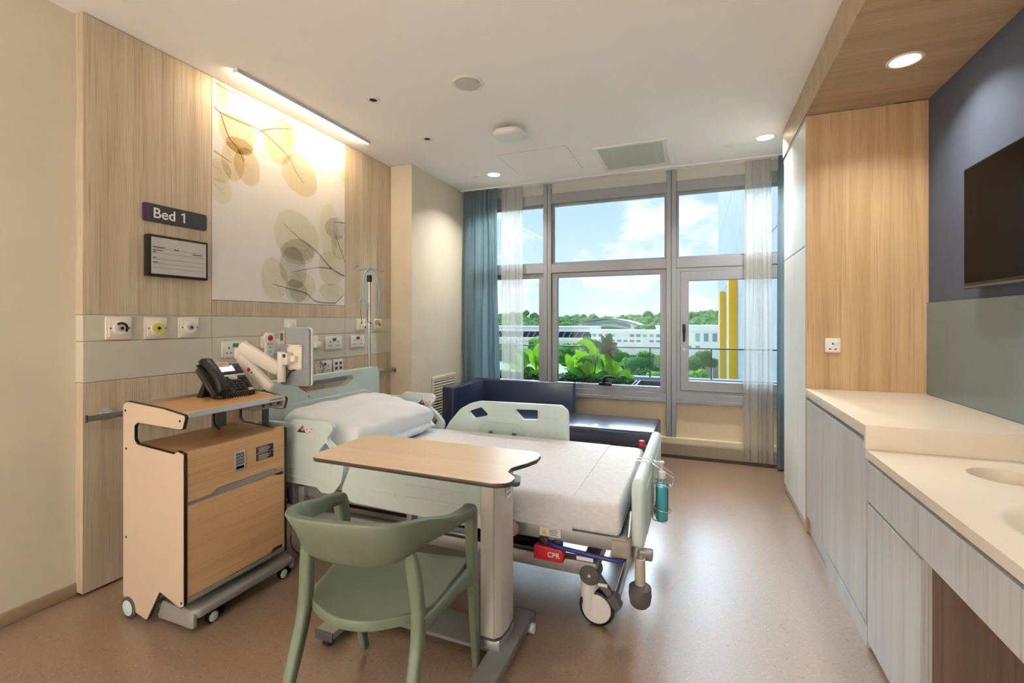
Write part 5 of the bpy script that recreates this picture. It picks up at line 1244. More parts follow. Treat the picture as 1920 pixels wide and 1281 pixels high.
for x, y, s_ in ((-1.40, 1.50, 0), (-1.40, 1.87, 0), (-0.685, 1.875, 1), (-0.72, 1.47, 0)):
    c = lathe('castor', [(0.012, -0.016), (0.020, -0.014), (0.020, 0.014), (0.012, 0.016)], (x + (0.03 if s_ else 0), y, 0.020), M_white if s_ else M_black, ot, 'x', 20)
    box('castor_fork', x - 0.022, x + 0.022, y - 0.012, y + 0.012, 0.020, 0.040, M_black, c, 0.003)

# ------------------------------------------------------------------ green armchair (local frame: faces +y)
ch = thing('armchair', 'sage green moulded plastic armchair pulled up to the overbed table', 'chair', (-0.978, 1.300, 0), math.radians(9), world=False)
# wrap-around backrest: stations from left arm tip round the back to right arm tip (x, y, z top, z bottom, lean)
st_ = [(-0.256, 0.140, 0.676, 0.636, 0.0), (-0.256, 0.10, 0.684, 0.642, 0.0), (-0.250, 0.02, 0.700, 0.652, 0.006), (-0.238, -0.06, 0.720, 0.662, 0.016), (-0.202, -0.130, 0.742, 0.656, 0.024), (-0.166, -0.178, 0.757, 0.638, 0.042), (-0.125, -0.202, 0.764, 0.624, 0.060), (-0.062, -0.212, 0.768, 0.617, 0.066), (0, -0.215, 0.769, 0.615, 0.068)]
st_ = st_ + [(-x, y, a, b, l) for x, y, a, b, l in st_[-2::-1]]
S5 = catmull([Vector((x, y, 0)) for x, y, *_ in st_], 5)
A5 = catmull([Vector((a, b, l)) for _, _, a, b, l in st_], 5)
rings = []
for i, (p, a) in enumerate(zip(S5, A5)):
    d = (S5[min(i + 1, len(S5) - 1)] - S5[max(i - 1, 0)]).normalized(); n = Vector((d.y, -d.x, 0))     # outward
    if n.dot(Vector((p.x, p.y + 0.02, 0))) < 0: n = -n
    zt, zb, l = a.x, a.y, a.z; th = 0.013 if l > 0.03 else 0.013 + 0.006 * (0.03 - l) / 0.03
    prof = [(-th + l, zt - 0.006), (-th * 0.5 + l, zt), (th * 0.8 + l + 0.003, zt - 0.001), (th + l + 0.003, zt - 0.008), (th + l * 0.45, (zt + zb) / 2), (th, zb + 0.006), (th * 0.5, zb), (-th * 0.5, zb), (-th, zb + 0.006), (-th + l * 0.45, (zt + zb) / 2)]
    rings.append([Vector((p.x, p.y, 0)) + n * o_ + Vector((0, 0, z)) for o_, z in prof])
loft('backrest', rings, M_chair, ch, 60)
def leg(pts, sizes):
    """square-rounded tapering leg through pts; sizes = (half x, half y)"""
    P = catmull(pts, 5); n0 = len(sizes); rings = []
    for i, p in enumerate(P):
        f = i / (len(P) - 1) * (n0 - 1); k = min(int(f), n0 - 2); a = sizes[k][0] + (sizes[k + 1][0] - sizes[k][0]) * (f - k); b = sizes[k][1] + (sizes[k + 1][1] - sizes[k][1]) * (f - k)
        rings.append([Vector((p.x + x, p.y + y, p.z)) for x, y in rpoly([(-a, -b), (a, -b), (a, b), (-a, b)], min(a, b) * 0.6, 3)])
    return loft('leg', rings, M_chair, ch, 60)
for s in (-1, 1):
    leg([(s * 0.256, 0.118, 0.676), (s * 0.258, 0.148, 0.645), (s * 0.254, 0.170, 0.52), (s * 0.248, 0.200, 0.38), (s * 0.236, 0.285, 0.0)], [(0.019, 0.030), (0.019, 0.030), (0.017, 0.028), (0.017, 0.026), (0.013, 0.016)])
    leg([(s * 0.168, -0.168, 0.662), (s * 0.178, -0.156, 0.59), (s * 0.190, -0.148, 0.44), (s * 0.195, -0.190, 0.30), (s * 0.200, -0.320, 0.0)], [(0.014, 0.009), (0.020, 0.016), (0.019, 0.021), (0.018, 0.020), (0.013, 0.014)])
# dished seat with a rounded rear and wings running out to the front legs
n = 30
def seat_pt(u, v, top):
    # u across (-1..1), v front(1)..back(-1)
    wv = 0.205 + 0.030 * (v + 1) / 2
    x = u * wv * (1 if v > -0.5 else math.sqrt(max(0.0, 1 - ((-v - 0.5) / 0.5) ** 2 * 0.42)))
    y = 0.015 + v * 0.215 + 0.0 + 0.010 * (1 - u * u)* (1 if v > 0 else -1) * abs(v)
    if v < 0: y += 0.045 * (u * u) * (-v)
    z = 0.448 - 0.022 * (1 - u * u) * (1 - max(v, -1) ** 2) * 1.0 - 0.012 * max(v, 0) ** 4 + 0.006 * u * u
    return Vector((x, y, z if top else z - (0.020 if abs(u) < 0.99 and abs(v) < 0.99 else 0.034)))
bm = bmesh.new()
G = {}
for top in (1, 0):
    for i in range(n + 1):
        for j in range(n + 1): G[top, i, j] = bm.verts.new(seat_pt(2 * i / n - 1, 2 * j / n - 1, top))
    for i in range(n):
        for j in range(n): bm.faces.new([G[top, i, j], G[top, i + 1, j], G[top, i + 1, j + 1], G[top, i, j + 1]])
for k in range(n):
    for a, b in (((k, 0), (k + 1, 0)), ((k, n), (k + 1, n)), ((0, k), (0, k + 1)), ((n, k), (n, k + 1))):
        bm.faces.new([G[(1,) + a], G[(1,) + b], G[(0,) + b], G[(0,) + a]])
bmesh.ops.recalc_face_normals(bm, faces=bm.faces)
rim = [e for e in bm.edges if len(e.link_faces) == 2 and e.calc_face_angle(0) > 0.9]
bmesh.ops.bevel(bm, geom=rim, offset=0.006, segments=3, affect='EDGES', profile=0.5)
seat = fin('seat', bm, M_chair, ch, 60)
for s in (-1, 1):
    P = catmull([(s * 0.203, -0.150, 0.425), (s * 0.215, -0.06, 0.418), (s * 0.235, 0.08, 0.420), (s * 0.252, 0.195, 0.420)], 6)
    H = [0.024, 0.020, 0.024, 0.040]
    rings = []
    for i, p in enumerate(P):
        f = i / (len(P) - 1) * 3; k = min(int(f), 2); h = H[k] + (H[k + 1] - H[k]) * (f - k)
        rings.append([Vector((p.x + a * 0.010, p.y, p.z + 0.022 - h + b * h)) for a, b in ((-1, -0.8), (-0.6, -1), (0.6, -1), (1, -0.8), (1, 0.8), (0.6, 1), (-0.6, 1), (-1, 0.8))])
    loft('side_apron', rings, M_chair, ch, 60)
# ------------------------------------------------------------------ outside: ledge, planters, glass rail
t = thing('window_ledge', 'grey blue roof ledge outside the window', 'ledge', (-0.5, 5.9, 0.3))
box('slab', -4.6, 1.9, 4.955, 6.85, 0.10, 0.46, mat('ledge_stone', srgb(120, 132, 146), 0.7, c2=srgb(104, 116, 130), nscale=6), t)
M_trough = mat('trough_metal', srgb(70, 82, 92), 0.5)
M_soil = mat('soil', srgb(52, 44, 36), 0.95, c2=srgb(34, 30, 26), nscale=40, bump=0.6)
def trough(x0, x1, label, fill):
    t = thing('planter', label, 'planter', ((x0 + x1) / 2, 5.45, 0.46), group='planters on the ledge')
    for n_, b in (('wall', (x0, x1, 5.15, 5.17, 0.46, 0.625)), ('wall', (x0, x1, 5.74, 5.76, 0.46, 0.625)), ('wall', (x0, x0 + 0.02, 5.17, 5.74, 0.46, 0.625)), ('wall', (x1 - 0.02, x1, 5.17, 5.74, 0.46, 0.625))):
        box(n_, *b, M_trough, t, 0.002, 1)
    box('filling', x0 + 0.02, x1 - 0.02, 5.17, 5.74, 0.46, 0.585 if fill else 0.50, M_soil if fill else mat('gravel', srgb(76, 92, 110), 0.8, c2=srgb(56, 70, 86), nscale=60), t)
trough(-2.55, -1.60, 'dark metal planter outside the left pane', True)
trough(-1.58, -0.66, 'dark metal planter full of leafy plants outside the middle pane', True)
trough(-0.64, 0.60, 'empty dark metal planter outside the right of the middle pane', False)
rl = thing('glass_balustrade', 'frameless glass balustrade with slim dark rail beyond the planters', 'railing', (-0.5, 6.72, 0.56))
M_raild = mat('rail_metal', srgb(74, 80, 84), 0.4, metal=0.6)
box('kerb', -4.6, 1.9, 6.66, 6.85, 0.46, 0.56, mat('kerb_stone', srgb(132, 144, 156), 0.7), rl, 0.006)
box('top_rail', -4.6, 1.9, 6.70, 6.73, 0.955, 0.972, M_raild, rl)
px_ = [-3.9, -2.95, -0.605, 0.175, 1.1]
for x in px_: box('post', x - 0.009, x + 0.009, 6.70, 6.73, 0.56, 0.955, M_raild, rl)
for a, b in zip([-4.6] + px_, px_ + [1.9]): box('glass_panel', a + 0.011, b - 0.011, 6.712, 6.718, 0.57, 0.950, M_railg, rl)

# ------------------------------------------------------------------ plants
def leafmat(name, c, c2, tl=0.45):
    if name in MATS: return MATS[name]
    m = bpy.data.materials.new(name); m.use_nodes = True; t = m.node_tree; t.nodes.clear()
    tcn = N(t, 'ShaderNodeTexCoord'); no = N(t, 'ShaderNodeTexNoise'); no.inputs['Scale'].default_value = 9
    t.links.new(tcn.outputs['Object'], no.inputs['Vector'])
    rp = N(t, 'ShaderNodeValToRGB'); rp.color_ramp.elements[0].color = c; rp.color_ramp.elements[1].color = c2
    rp.color_ramp.elements[0].position = 0.35; rp.color_ramp.elements[1].position = 0.65; t.links.new(no.outputs[0], rp.inputs[0])
    b = N(t, 'ShaderNodeBsdfPrincipled'); b.inputs['Roughness'].default_value = 0.4 if 'tree' not in name and tl > 0.3 else 0.9; b.inputs['Specular IOR Level'].default_value = 0.5 if 'tree' not in name and tl > 0.3 else 0.05; t.links.new(rp.outputs[0], b.inputs['Base Color'])
    tr = N(t, 'ShaderNodeBsdfTranslucent'); t.links.new(rp.outputs[0], tr.inputs[0])
    mi = N(t, 'ShaderNodeMixShader'); mi.inputs[0].default_value = tl; t.links.new(b.outputs[0], mi.inputs[1]); t.links.new(tr.outputs[0], mi.inputs[2])
    o = N(t, 'ShaderNodeOutputMaterial'); t.links.new(mi.outputs[0], o.inputs[0]); MATS[name] = m; return m
M_canna = leafmat('canna_leaf', srgb(168, 210, 62), srgb(132, 188, 54), 0.5)
M_canna2 = leafmat('canna_leaf_deep', srgb(116, 176, 72), srgb(88, 146, 62), 0.4)
M_rub = leafmat('rubber_leaf', srgb(98, 124, 98), srgb(76, 102, 84), 0.25)
M_stem = mat('plant_stem', srgb(120, 140, 70), 0.6)
def bleaf(bm, path, width, fold=0.25, side=None, n=12, tip=0.85):
    P = catmull(path, max(2, n // max(1, len(path) - 1)))
    m = len(P); rows = []
    for i, p in enumerate(P):
        t = i / (m - 1); w = width * (math.sin(math.pi * min(t, 1) ** tip) ** 0.75 if 0 < t < 1 else 0.02)
        d = (P[min(i + 1, m - 1)] - P[max(i - 1, 0)]).normalized()
        sv = Vector(side) if side else d.cross(Vector((0, 0, 1)))
        sv = (sv - d * sv.dot(d)).normalized(); up = sv.cross(d).normalized()
        if up.z < 0: up = -up
        rows.append([bm.verts.new(p + sv * w * k + up * abs(k) * w * fold) for k in (-1, -0.5, 0, 0.5, 1)])
    for a, b in zip(rows, rows[1:]):
        for k in range(4): bm.faces.new((a[k], a[k + 1], b[k + 1], b[k]))
def leaf(parent, path, width, m, fold=0.25, side=None):
    bm = bmesh.new(); bleaf(bm, path, width, fold, side)
    bmesh.ops.solidify(bm, geom=bm.faces[:], thickness=0.001)
    return fin('leaf', bm, m, parent, 80)
# rubber plant
rp_ = thing('rubber_plant', 'dark rubber plant with broad oval leaves in the middle planter', 'plant', (-0.98, 5.50, 0.585))
tube('stem', [(-0.98, 5.50, 0.58), (-0.985, 5.50, 0.80), (-0.975, 5.50, 1.03)], 0.008, M_stem, rp_, 8, 4)
for path, w in (
    ([(-0.975, 5.50, 1.03), (-0.962, 5.48, 1.10), (-0.935, 5.47, 1.19)], 0.050),
    ([(-0.98, 5.50, 0.985), (-1.03, 5.46, 1.03), (-1.12, 5.42, 1.10)], 0.045),
    ([(-0.975, 5.50, 0.985), (-0.93, 5.47, 1.04), (-0.85, 5.44, 1.075)], 0.040),
    ([(-0.975, 5.50, 0.94), (-0.91, 5.46, 0.985), (-0.825, 5.44, 0.995)], 0.034),
    ([(-0.98, 5.50, 0.94), (-1.01, 5.44, 0.97), (-1.05, 5.38, 0.98)], 0.036),
    ([(-0.98, 5.50, 1.01), (-1.02, 5.54, 1.09), (-1.06, 5.57, 1.165)], 0.030),
    ([(-0.985, 5.50, 0.84), (-0.95, 5.46, 0.90), (-0.915, 5.44, 0.94)], 0.040)):
    leaf(rp_, path, w, M_rub, 0.18, (0.93, 0.0, -0.36) if path[2][0] > -0.95 else (0.9, 0.2, 0.4))
def canna(x, y, label, leaves):
    t = thing('canna_plant', label, 'plant', (x, y, 0.585), group='bright leafy plants in the planters')
    for i, (path, w, dark, sd) in enumerate(leaves):
        b = path[0]
        tube('stalk', [(x, y, 0.58), ((x + b[0]) / 2 * 0.5 + x * 0.5, (y + b[1]) / 2, 0.58 + (b[2] - 0.58) * 0.55), b], 0.006, M_stem, t, 6, 4)
        leaf(t, path, w, M_canna2 if dark else M_canna, 0.2, sd)
canna(-1.14, 5.52, 'bright canna with one tall arching leaf beside the rubber plant', [
    ([(-1.11, 5.52, 0.90), (-1.165, 5.50, 1.03), (-1.25, 5.48, 1.085), (-1.35, 5.46, 1.055)], 0.042, False, (0.5, 0.2, 0.75)),
    ([(-1.16, 5.50, 0.80), (-1.22, 5.45, 0.91), (-1.31, 5.40, 0.92), (-1.38, 5.36, 0.875)], 0.052, False, (0.3, -0.5, 0.75)),
    ([(-1.13, 5.48, 0.80), (-1.17, 5.40, 0.89), (-1.25, 5.34, 0.875), (-1.31, 5.30, 0.82)], 0.050, True, (0.3, -0.6, 0.6)),
    ([(-1.12, 5.54, 0.82), (-1.15, 5.56, 0.93), (-1.21, 5.58, 0.985)], 0.045, False, (0.6, 0.5, 0.6))])
canna(-1.40, 5.48, 'canna with a broad upright leaf at the left of the middle pane', [
    ([(-1.40, 5.47, 0.75), (-1.42, 5.45, 0.85), (-1.46, 5.44, 0.94)], 0.050, False, (0.8, 0.3, 0.2)),
    ([(-1.39, 5.46, 0.66), (-1.32, 5.42, 0.72), (-1.24, 5.38, 0.71)], 0.045, True, (0.2, 0.8, 0.3)),
    ([(-1.40, 5.50, 0.66), (-1.46, 5.55, 0.74), (-1.53, 5.56, 0.74)], 0.040, True, (0.2, 0.8, 0.3))])
canna(-0.90, 5.36, 'low canna with spreading pale leaves at the right of the middle planter', [
    ([(-0.90, 5.36, 0.70), (-0.92, 5.34, 0.80), (-0.96, 5.32, 0.88)], 0.042, False, (0.8, 0.3, 0.3)),
    ([(-0.89, 5.36, 0.70), (-0.85, 5.33, 0.79), (-0.79, 5.30, 0.87)], 0.040, False, (0.8, -0.2, -0.5)),
    ([(-0.88, 5.35, 0.66), (-0.80, 5.30, 0.74), (-0.72, 5.27, 0.745), (-0.66, 5.25, 0.68)], 0.046, False, (0.3, 0.6, 0.7)),
    ([(-0.91, 5.36, 0.66), (-0.98, 5.32, 0.73), (-1.06, 5.29, 0.72)], 0.042, True, (0.1, 0.7, 0.7)),
    ([(-0.90, 5.40, 0.70), (-0.93, 5.42, 0.85), (-1.0, 5.44, 0.96)], 0.044, False, (0.8, 0.3, 0.3))])
canna(-1.86, 5.50, 'leafy plant seen through the narrow left pane', [
    ([(-1.86, 5.50, 0.75), (-1.90, 5.46, 0.90), (-1.96, 5.42, 0.99)], 0.050, False, (0.8, 0.3, 0.3)),
    ([(-1.85, 5.50, 0.72), (-1.79, 5.46, 0.86), (-1.72, 5.43, 0.90)], 0.048, False, (0.5, 0.3, -0.7)),
    ([(-1.86, 5.48, 0.66), (-1.92, 5.40, 0.72), (-2.0, 5.35, 0.70)], 0.050, True, (0.2, 0.7, 0.6)),
    ([(-1.84, 5.47, 0.66), (-1.76, 5.40, 0.73), (-1.70, 5.34, 0.71)], 0.048, True, (0.2, 0.7, 0.6)),
    ([(-1.86, 5.52, 0.80), (-1.87, 5.54, 0.95), (-1.83, 5.56, 1.06)], 0.040, False, (0.8, 0.3, 0.3))])
def fan(x, y, z, ang, L, w, droop=0.35, dy=-0.08):
    c, s = math.cos(ang), math.sin(ang)
    P = [(x, y, z), (x + c * L * 0.5, y + dy * 0.5, z + s * L * 0.5 + droop * L * 0.18), (x + c * L, y + dy, z + s * L - droop * L * 0.25)]
    return (P, w, None, (-s, 0.25, c))
def canna_fan(x, y, label, fans, dark=()):
    L = []
    for i, f in enumerate(fans):
        P, w, _, sd = fan(x, y, *f); L.append((P, w, i in dark, sd))
    canna(x, y, label, L)
canna_fan(-1.29, 5.60, 'tall canna at the back behind the arching leaf', [(0.80, 1.9, 0.22, 0.048), (0.78, 1.2, 0.22, 0.05), (0.74, 2.5, 0.24, 0.05), (0.72, 0.6, 0.20, 0.048), (0.70, 2.9, 0.18, 0.044)], (1, 3))
canna_fan(-1.05, 5.62, 'canna filling the gap behind the rubber plant', [(0.76, 2.2, 0.22, 0.05), (0.78, 1.4, 0.20, 0.05), (0.72, 0.7, 0.22, 0.05), (0.70, 2.8, 0.22, 0.046)], (0, 2))
canna_fan(-1.20, 5.32, 'low canna with broad leaves at the front of the middle planter', [(0.68, 2.6, 0.20, 0.050), (0.70, 1.9, 0.18, 0.048), (0.68, 0.9, 0.20, 0.050), (0.65, 0.3, 0.20, 0.044)], (0, 3))
canna_fan(-0.80, 5.50, 'small canna at the right end of the middle planter', [(0.68, 2.0, 0.16, 0.040), (0.66, 1.0, 0.17, 0.042), (0.64, 0.35, 0.16, 0.038)], (1,))
canna_fan(-2.02, 5.46, 'broad leaved plant behind the left sheer curtain', [(0.76, 1.9, 0.22, 0.05), (0.74, 1.1, 0.22, 0.05), (0.70, 2.7, 0.2, 0.05), (0.68, 0.4, 0.2, 0.045)], (1, 3))
canna_fan(-1.72, 5.40, 'broad leaved plant at the mullion of the narrow left pane', [(0.72, 2.0, 0.2, 0.046), (0.70, 1.2, 0.2, 0.046), (0.66, 2.8, 0.18, 0.044)], (0,))
def groundcover(x0, x1, label, seed, cnt):
    rnd = random.Random(seed); bm = bmesh.new()
    for k in range(cnt):
        x, y = rnd.uniform(x0, x1), rnd.uniform(5.20, 5.70); a = rnd.uniform(0, 6.28); L = rnd.uniform(0.05, 0.11); z = rnd.uniform(0.60, 0.67)
        bleaf(bm, [(x, y, z), (x + math.cos(a) * L * 0.5, y + math.sin(a) * L * 0.5, z + L * 0.4), (x + math.cos(a) * L, y + math.sin(a) * L, z + L * 0.25)], L * 0.28, 0.2, None, 4)
        btube(bm, [(x, y, 0.58), (x, y, z)], 0.002, 4)
    o = fin('ground_cover', bm, leafmat('cover_leaf', srgb(70, 116, 52), srgb(44, 84, 40), 0.3), None, 0)
    tag(o, label, 'foliage', None, 'stuff')
groundcover(-1.55, -0.70, 'low dark green foliage filling the middle planter', 2, 260)
groundcover(-2.50, -1.64, 'low dark green foliage filling the left planter', 3, 220)

# ------------------------------------------------------------------ neighbouring block with yellow fins
GZ = -11.0
nb = thing('side_tower', 'pale grey tower wall with vertical yellow fins on the right', 'building', (3.5, 28, GZ))
M_tower = mat('tower_render', srgb(150, 157, 165), 0.8, c2=srgb(144, 151, 159), nscale=0.8)
zc = GZ
for z0, z1 in ((GZ, -3.0), (-2.97, 3.9), (3.93, 9.3), (9.33, 16.0), (16.03, 24.0)):
    box('wall_panel', 2.0, 8.0, 8.0, 52.0, z0, z1, M_tower, nb)
box('joint_core', 2.03, 7.9, 8.05, 51.9, GZ, 23.9, M_mgrey, nb)
M_fin = mat('fin_yellow', srgb(255, 194, 36), 0.5)
for y, d in ((27.7, 0.42), (38.5, 0.42)):
    f_ = box('fin', 2.0 - d, 2.0, y, y + 0.12, GZ, 3.62, M_fin, nb)
    box('fin_return', 2.0 - d, 2.0 - d + 0.05, y + 0.12, y + 0.9, GZ, 3.62, M_fin, nb)

# ------------------------------------------------------------------ ground, road
gr_ = box('ground', -260, 260, 7.0, 620, GZ - 1, GZ, mat('grass_ground', srgb(150, 164, 110), 0.95, c2=srgb(176, 178, 146), nscale=0.05, nmix=(0.45, 0.6)))
tag(gr_, kind='structure')
tag(box('road', -120, 120, 78, 92, GZ, GZ + 0.03, mat('asphalt', srgb(196, 196, 192), 0.9)), 'pale road running below between trees and white building', 'road')

# ------------------------------------------------------------------ long white buildings
M_bw = mat('building_white', srgb(242, 242, 238), 0.8, c2=srgb(236, 236, 232), nscale=0.3)
M_win = mat('building_window', srgb(128, 150, 164), 0.25)
M_wing = mat('building_window_green', srgb(150, 186, 182), 0.25)
def block(name, label, x0, x1, y, depth, ztop, par, rows, pitch, ww, seed):
    t = thing(name, label, 'building', ((x0 + x1) / 2, y + depth / 2, GZ))
    box('wall', x0, x1, y, y + depth, GZ + 4.2, ztop, M_bw, t)
    box('parapet', x0 - 0.3, x1 + 0.3, y - 0.4, y + depth, ztop - par, ztop + 0.15, M_bw, t)
    box('undercroft', x0 + 0.5, x1 - 0.5, y + 2.5, y + depth, GZ, GZ + 4.2, mat('undercroft', srgb(170, 166, 160), 0.9), t)
    rnd = random.Random(seed); n = int((x1 - x0) / pitch)
    for zc_, hh in rows:
        for i in range(n):
            x = x0 + (i + 0.5) * pitch
            if rnd.random() < 0.10: continue
            box('window', x - ww / 2, x + ww / 2, y - 0.06, y + 0.05, zc_ - hh / 2, zc_ + hh / 2, M_win if rnd.random() < 0.7 else M_wing, t)
    for i in range(int((x1 - x0) / (pitch * 2.5)) + 1):
        x = x0 + i * pitch * 2.5; box('pillar', x, x + 0.5, y, y + 0.6, GZ, GZ + 4.2, M_bw, t)
    return t
block('white_building', 'long low white building with two rows of small windows', -25.0, -7.2, 118, 12, -0.85, 0.8, ((-2.0, 0.7), (-3.35, 0.5)), 1.55, 0.95, 1)
block('white_building', 'taller white wing with tall windows left of the grey tower', -6.0, 6.5, 112, 14, 0.45, 1.2, ((-2.1, 1.8), (-4.2, 0.45)), 1.75, 0.95, 2)
pb = thing('rooftop_box', 'small white plant room on the long white roof', 'plant room', (-8.0, 122, -0.7))
box('wall', -9.4, -6.7, 119.5, 125, -0.7, 0.25, M_bw, pb); box('roof', -9.6, -6.5, 119.3, 125.2, 0.25, 0.45, M_bw, pb)
# arched hall
hall = thing('arched_hall', 'distant hall with curved dark roof and blue clerestory', 'building', (-33, 190, GZ))
def arch(z0, h, x0, x1, n=16): return [(x0 + (x1 - x0) * k / n, z0 + h * (1 - (2 * k / n - 1) ** 2)) for k in range(n + 1)]
xa, xb = -46.0, -20.0
plate('roof', arch(0.2, 2.6, xa, xb) + arch(-0.25, 2.55, xa, xb)[::-1], 180, 200, 'y', mat('hall_roof', srgb(120, 134, 146), 0.5), hall)
plate('clerestory', arch(-0.4, 2.1, -42.5, -23.0) + [(-23.0, -2.0), (-42.5, -2.0)], 183, 199, 'y', mat('hall_glass', srgb(140, 182, 210), 0.2), hall)
plate('green_fascia', arch(-1.4, 1.9, -42.0, -22.0) + arch(-2.3, 1.9, -42.0, -22.0)[::-1], 181.6, 182.4, 'y', mat('hall_green', srgb(178, 202, 160), 0.6), hall)
plate('hall_body', arch(-2.6, 1.8, -41.0, -22.5) + [(-22.5, GZ), (-41.0, GZ)], 182.5, 199, 'y', mat('hall_wall', srgb(120, 132, 138), 0.7), hall)
for x in (-43.6, -23.4): box('gable_pier', x, x + 1.1, 181.2, 183, -2.6, 1.0, M_bw, hall)
# covered car park
cpk = thing('car_park', 'low car park with long pale roof and slanting struts', 'building', (-48, 150, GZ))
box('roof', -75, -31.5, 145, 165, -1.3, -0.1, mat('carpark_roof', srgb(206, 208, 210), 0.7), cpk)
box('fascia', -75, -31.0, 144.6, 145, -1.75, -1.0, M_bw, cpk)
box('shade', -75, -32, 150, 164, GZ, -1.3, mat('carpark_shade', srgb(86, 98, 116), 0.8), cpk)
box('lower_wall', -75, -25, 143.5, 144.6, -4.6, -3.6, M_bw, cpk)
for i in range(22):
    x = -76 + i * 2.0; plate('strut', [(x, -3.6), (x + 0.3, -3.6), (x + 1.4, -1.7), (x + 1.05, -1.7)], 144.0, 144.6, 'y', mat('strut_blue', srgb(120, 134, 156), 0.7), cpk)
box('base_wall', -75, -25, 144.6, 164, GZ, -4.0, M_bw, cpk)

# ------------------------------------------------------------------ trees
M_tree = leafmat('tree_leaf', srgb(142, 190, 104), srgb(98, 152, 80), 0.5)
M_tree2 = leafmat('tree_leaf_light', srgb(172, 212, 112), srgb(128, 182, 86), 0.5)
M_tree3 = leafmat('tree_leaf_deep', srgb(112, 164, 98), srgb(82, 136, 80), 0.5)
M_trunk = mat('bark', srgb(110, 96, 80), 0.9)
def crown(bm, rnd, c, rx, rz, cnt, size):
    cl = []
    for k in range(9):
        a = rnd.uniform(0, 6.28); e = rnd.uniform(-0.5, 1.2); q = rnd.uniform(0.35, 0.75)
        cl.append((Vector((c[0] + rx * q * math.cos(a) * math.cos(e), c[1] + rx * q * math.sin(a) * math.cos(e), c[2] + rz * q * math.sin(e))), rx * rnd.uniform(0.35, 0.55)))
    for k in range(cnt):
        cc, rr_ = cl[k % len(cl)]
        d = Vector((rnd.gauss(0, 1), rnd.gauss(0, 1), rnd.gauss(0, 1))).normalized()
        p = cc + Vector((d.x * rr_, d.y * rr_, d.z * rr_ * 0.8 * rz / rx)) * rnd.uniform(0.8, 1.05)
        n_ = (d + Vector((rnd.gauss(0, 0.5), rnd.gauss(0, 0.5), rnd.gauss(0, 0.5) + 0.3))).normalized(); u = n_.orthogonal().normalized(); w = n_.cross(u); s = size * rnd.uniform(0.6, 1.3)
        a = rnd.uniform(0, 6.28); u, w = u * math.cos(a) + w * math.sin(a), w * math.cos(a) - u * math.sin(a)
        bm.faces.new([bm.verts.new(p + u * s), bm.verts.new(p + w * s * 0.55), bm.verts.new(p - u * s), bm.verts.new(p - w * s * 0.55)])
def tree(x, y, h, r, m, label, seed, cnt=2600, size=0.16):
    rnd = random.Random(seed); top = GZ + h
    t = thing('tree', label, 'tree', (x, y, GZ), group='trees below the window')
    bm = bmesh.new(); crown(bm, rnd, (x, y, top - r * 0.85), r, r * 0.9, cnt, size); o = fin('crown', bm, m, t, 0); o['kind'] = 'stuff'
    bm = bmesh.new()
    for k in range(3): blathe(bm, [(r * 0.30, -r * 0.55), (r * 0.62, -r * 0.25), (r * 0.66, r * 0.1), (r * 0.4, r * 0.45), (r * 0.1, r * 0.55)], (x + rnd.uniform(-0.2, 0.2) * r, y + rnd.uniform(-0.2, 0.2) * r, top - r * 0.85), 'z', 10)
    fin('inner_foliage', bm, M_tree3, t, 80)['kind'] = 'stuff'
    tube('trunk', [(x, y, GZ), (x + 0.1, y, GZ + h * 0.5), (x, y, top - r)], [0.22, 0.17, 0.12], M_trunk, t, 8, 3)
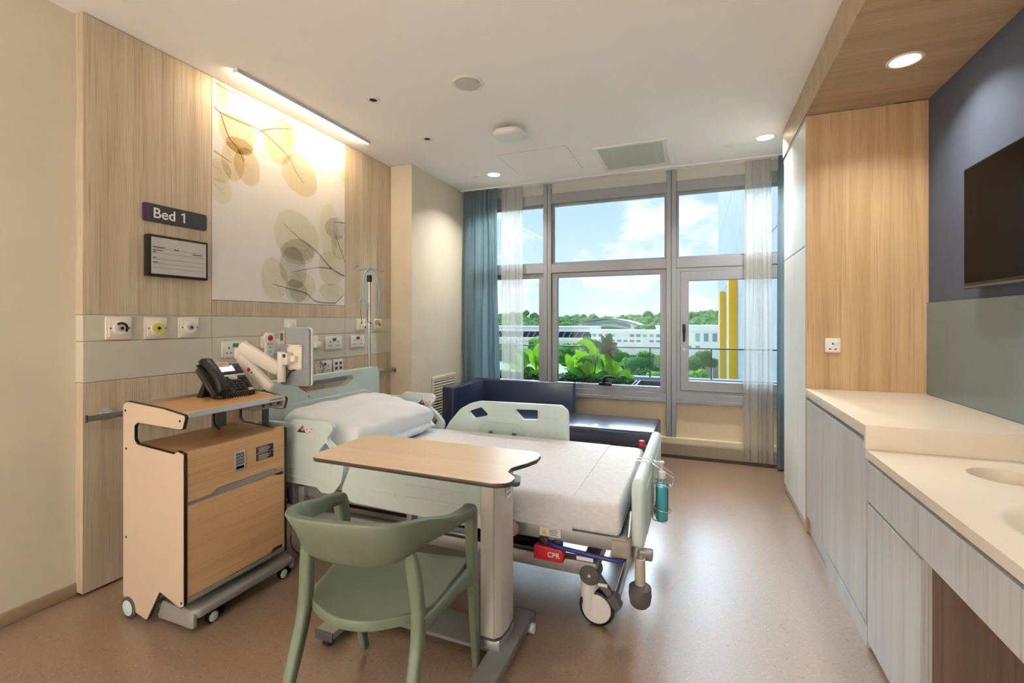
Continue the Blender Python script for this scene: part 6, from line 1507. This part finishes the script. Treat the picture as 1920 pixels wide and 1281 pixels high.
TREES = [(-4.72, 45, 9.63, 1.9, 0, 'big bushy tree right of the rubber plant'), (-3.30, 48.6, 9.07, 1.45, 0, 'green tree at the right edge of the middle pane'), (-6.2, 41.5, 8.6, 1.15, 2, 'small dark tree left of the big bushy tree'), (-3.0, 37.5, 8.6, 1.0, 1, 'low pale tree in front of the big bushy tree'),
 (-15.61, 60, 9.71, 2.3, 0, 'spreading tree behind the tall canna leaf'), (-17.6, 56, 9.0, 1.7, 2, 'dark tree left of the spreading tree'), (-15.9, 74, 10.1, 1.9, 2, 'dark tree above the tall canna leaf'), (-12.6, 70, 9.6, 1.7, 1, 'pale tree behind the rubber plant top'), (-8.97, 58, 9.1, 1.25, 0, 'small tree between rubber plant and big bushy tree'),
 (0.62, 54, 9.4, 1.3, 2, 'dark round tree beside the yellow fins'), (-0.75, 50.5, 8.91, 1.5, 0, 'green tree in the middle of the casement'), (0.05, 42, 8.5, 1.15, 1, 'pale tree low in the casement'),
 (-21.34, 64, 10.3, 1.8, 1, 'pale tree seen through the narrow left pane'), (-21.9, 57, 9.1, 1.9, 0, 'green tree low in the narrow left pane'), (-24.6, 61, 9.5, 2.1, 2, 'dark tree behind the left sheer curtain'), (-7.9, 47, 8.4, 1.0, 1, 'little pale tree below the rubber plant leaves')]
for i, (x, y, h, r, k, lb) in enumerate(TREES): tree(x, y, h, r, (M_tree, M_tree2, M_tree3)[k], lb, i + 1, 2400, 0.13 + r * 0.02)
# wooded hill: countless far crowns
rnd = random.Random(21)
tmp = bmesh.new(); bmesh.ops.create_icosphere(tmp, subdivisions=2, radius=1.0); tmp.verts.index_update()
IV = [v.co.copy() for v in tmp.verts]; IF = [[v.index for v in f.verts] for f in tmp.faces]; tmp.free()
HV, HF = [], []
for k in range(1500):
    d = rnd.random(); y = 250 + 170 * d; x = -170 + 260 * rnd.random() - 30 * d
    base = -9 + 15.0 * d + 2.0 * math.sin(x * 0.03 + 1.0) + 1.0 * math.sin(x * 0.11) + 0.5 * math.sin(x * 0.23)
    big = rnd.random() < 0.03
    r = rnd.uniform(1.8, 3.4) * (1.35 if big else 1.0); zz = base + (2.2 if big else 0); sz = r * rnd.uniform(0.8, 1.2); n0 = len(HV)
    for c in IV: HV.append((x + c.x * r * rnd.uniform(0.8, 1.2), y + c.y * r * rnd.uniform(0.8, 1.2), zz + c.z * sz * rnd.uniform(0.8, 1.2)))
    for f_ in IF: HF.append([i + n0 for i in f_])
hm = bpy.data.meshes.new('wooded_hill'); hm.from_pydata(HV, [], HF); hm.materials.append(leafmat('hill_leaf', srgb(140, 176, 112), srgb(94, 142, 82), 0.3))
hl = bpy.data.objects.new('wooded_hill', hm); COL.objects.link(hl); tag(hl, 'wooded green hill along the horizon', 'hill', None, 'stuff')
bm = bmesh.new()
G2 = [[bm.verts.new((-260 + 32 * i, 235 + 60 * j, -12 + 5.0 * j + 2 * math.sin(i))) for i in range(17)] for j in range(5)]
for j in range(4):
    for i in range(16): bm.faces.new((G2[j][i], G2[j][i + 1], G2[j + 1][i + 1], G2[j + 1][i]))
tag(fin('hillside', bm, mat('hill_ground', srgb(100, 130, 86), 0.95), None, 60), kind='structure')
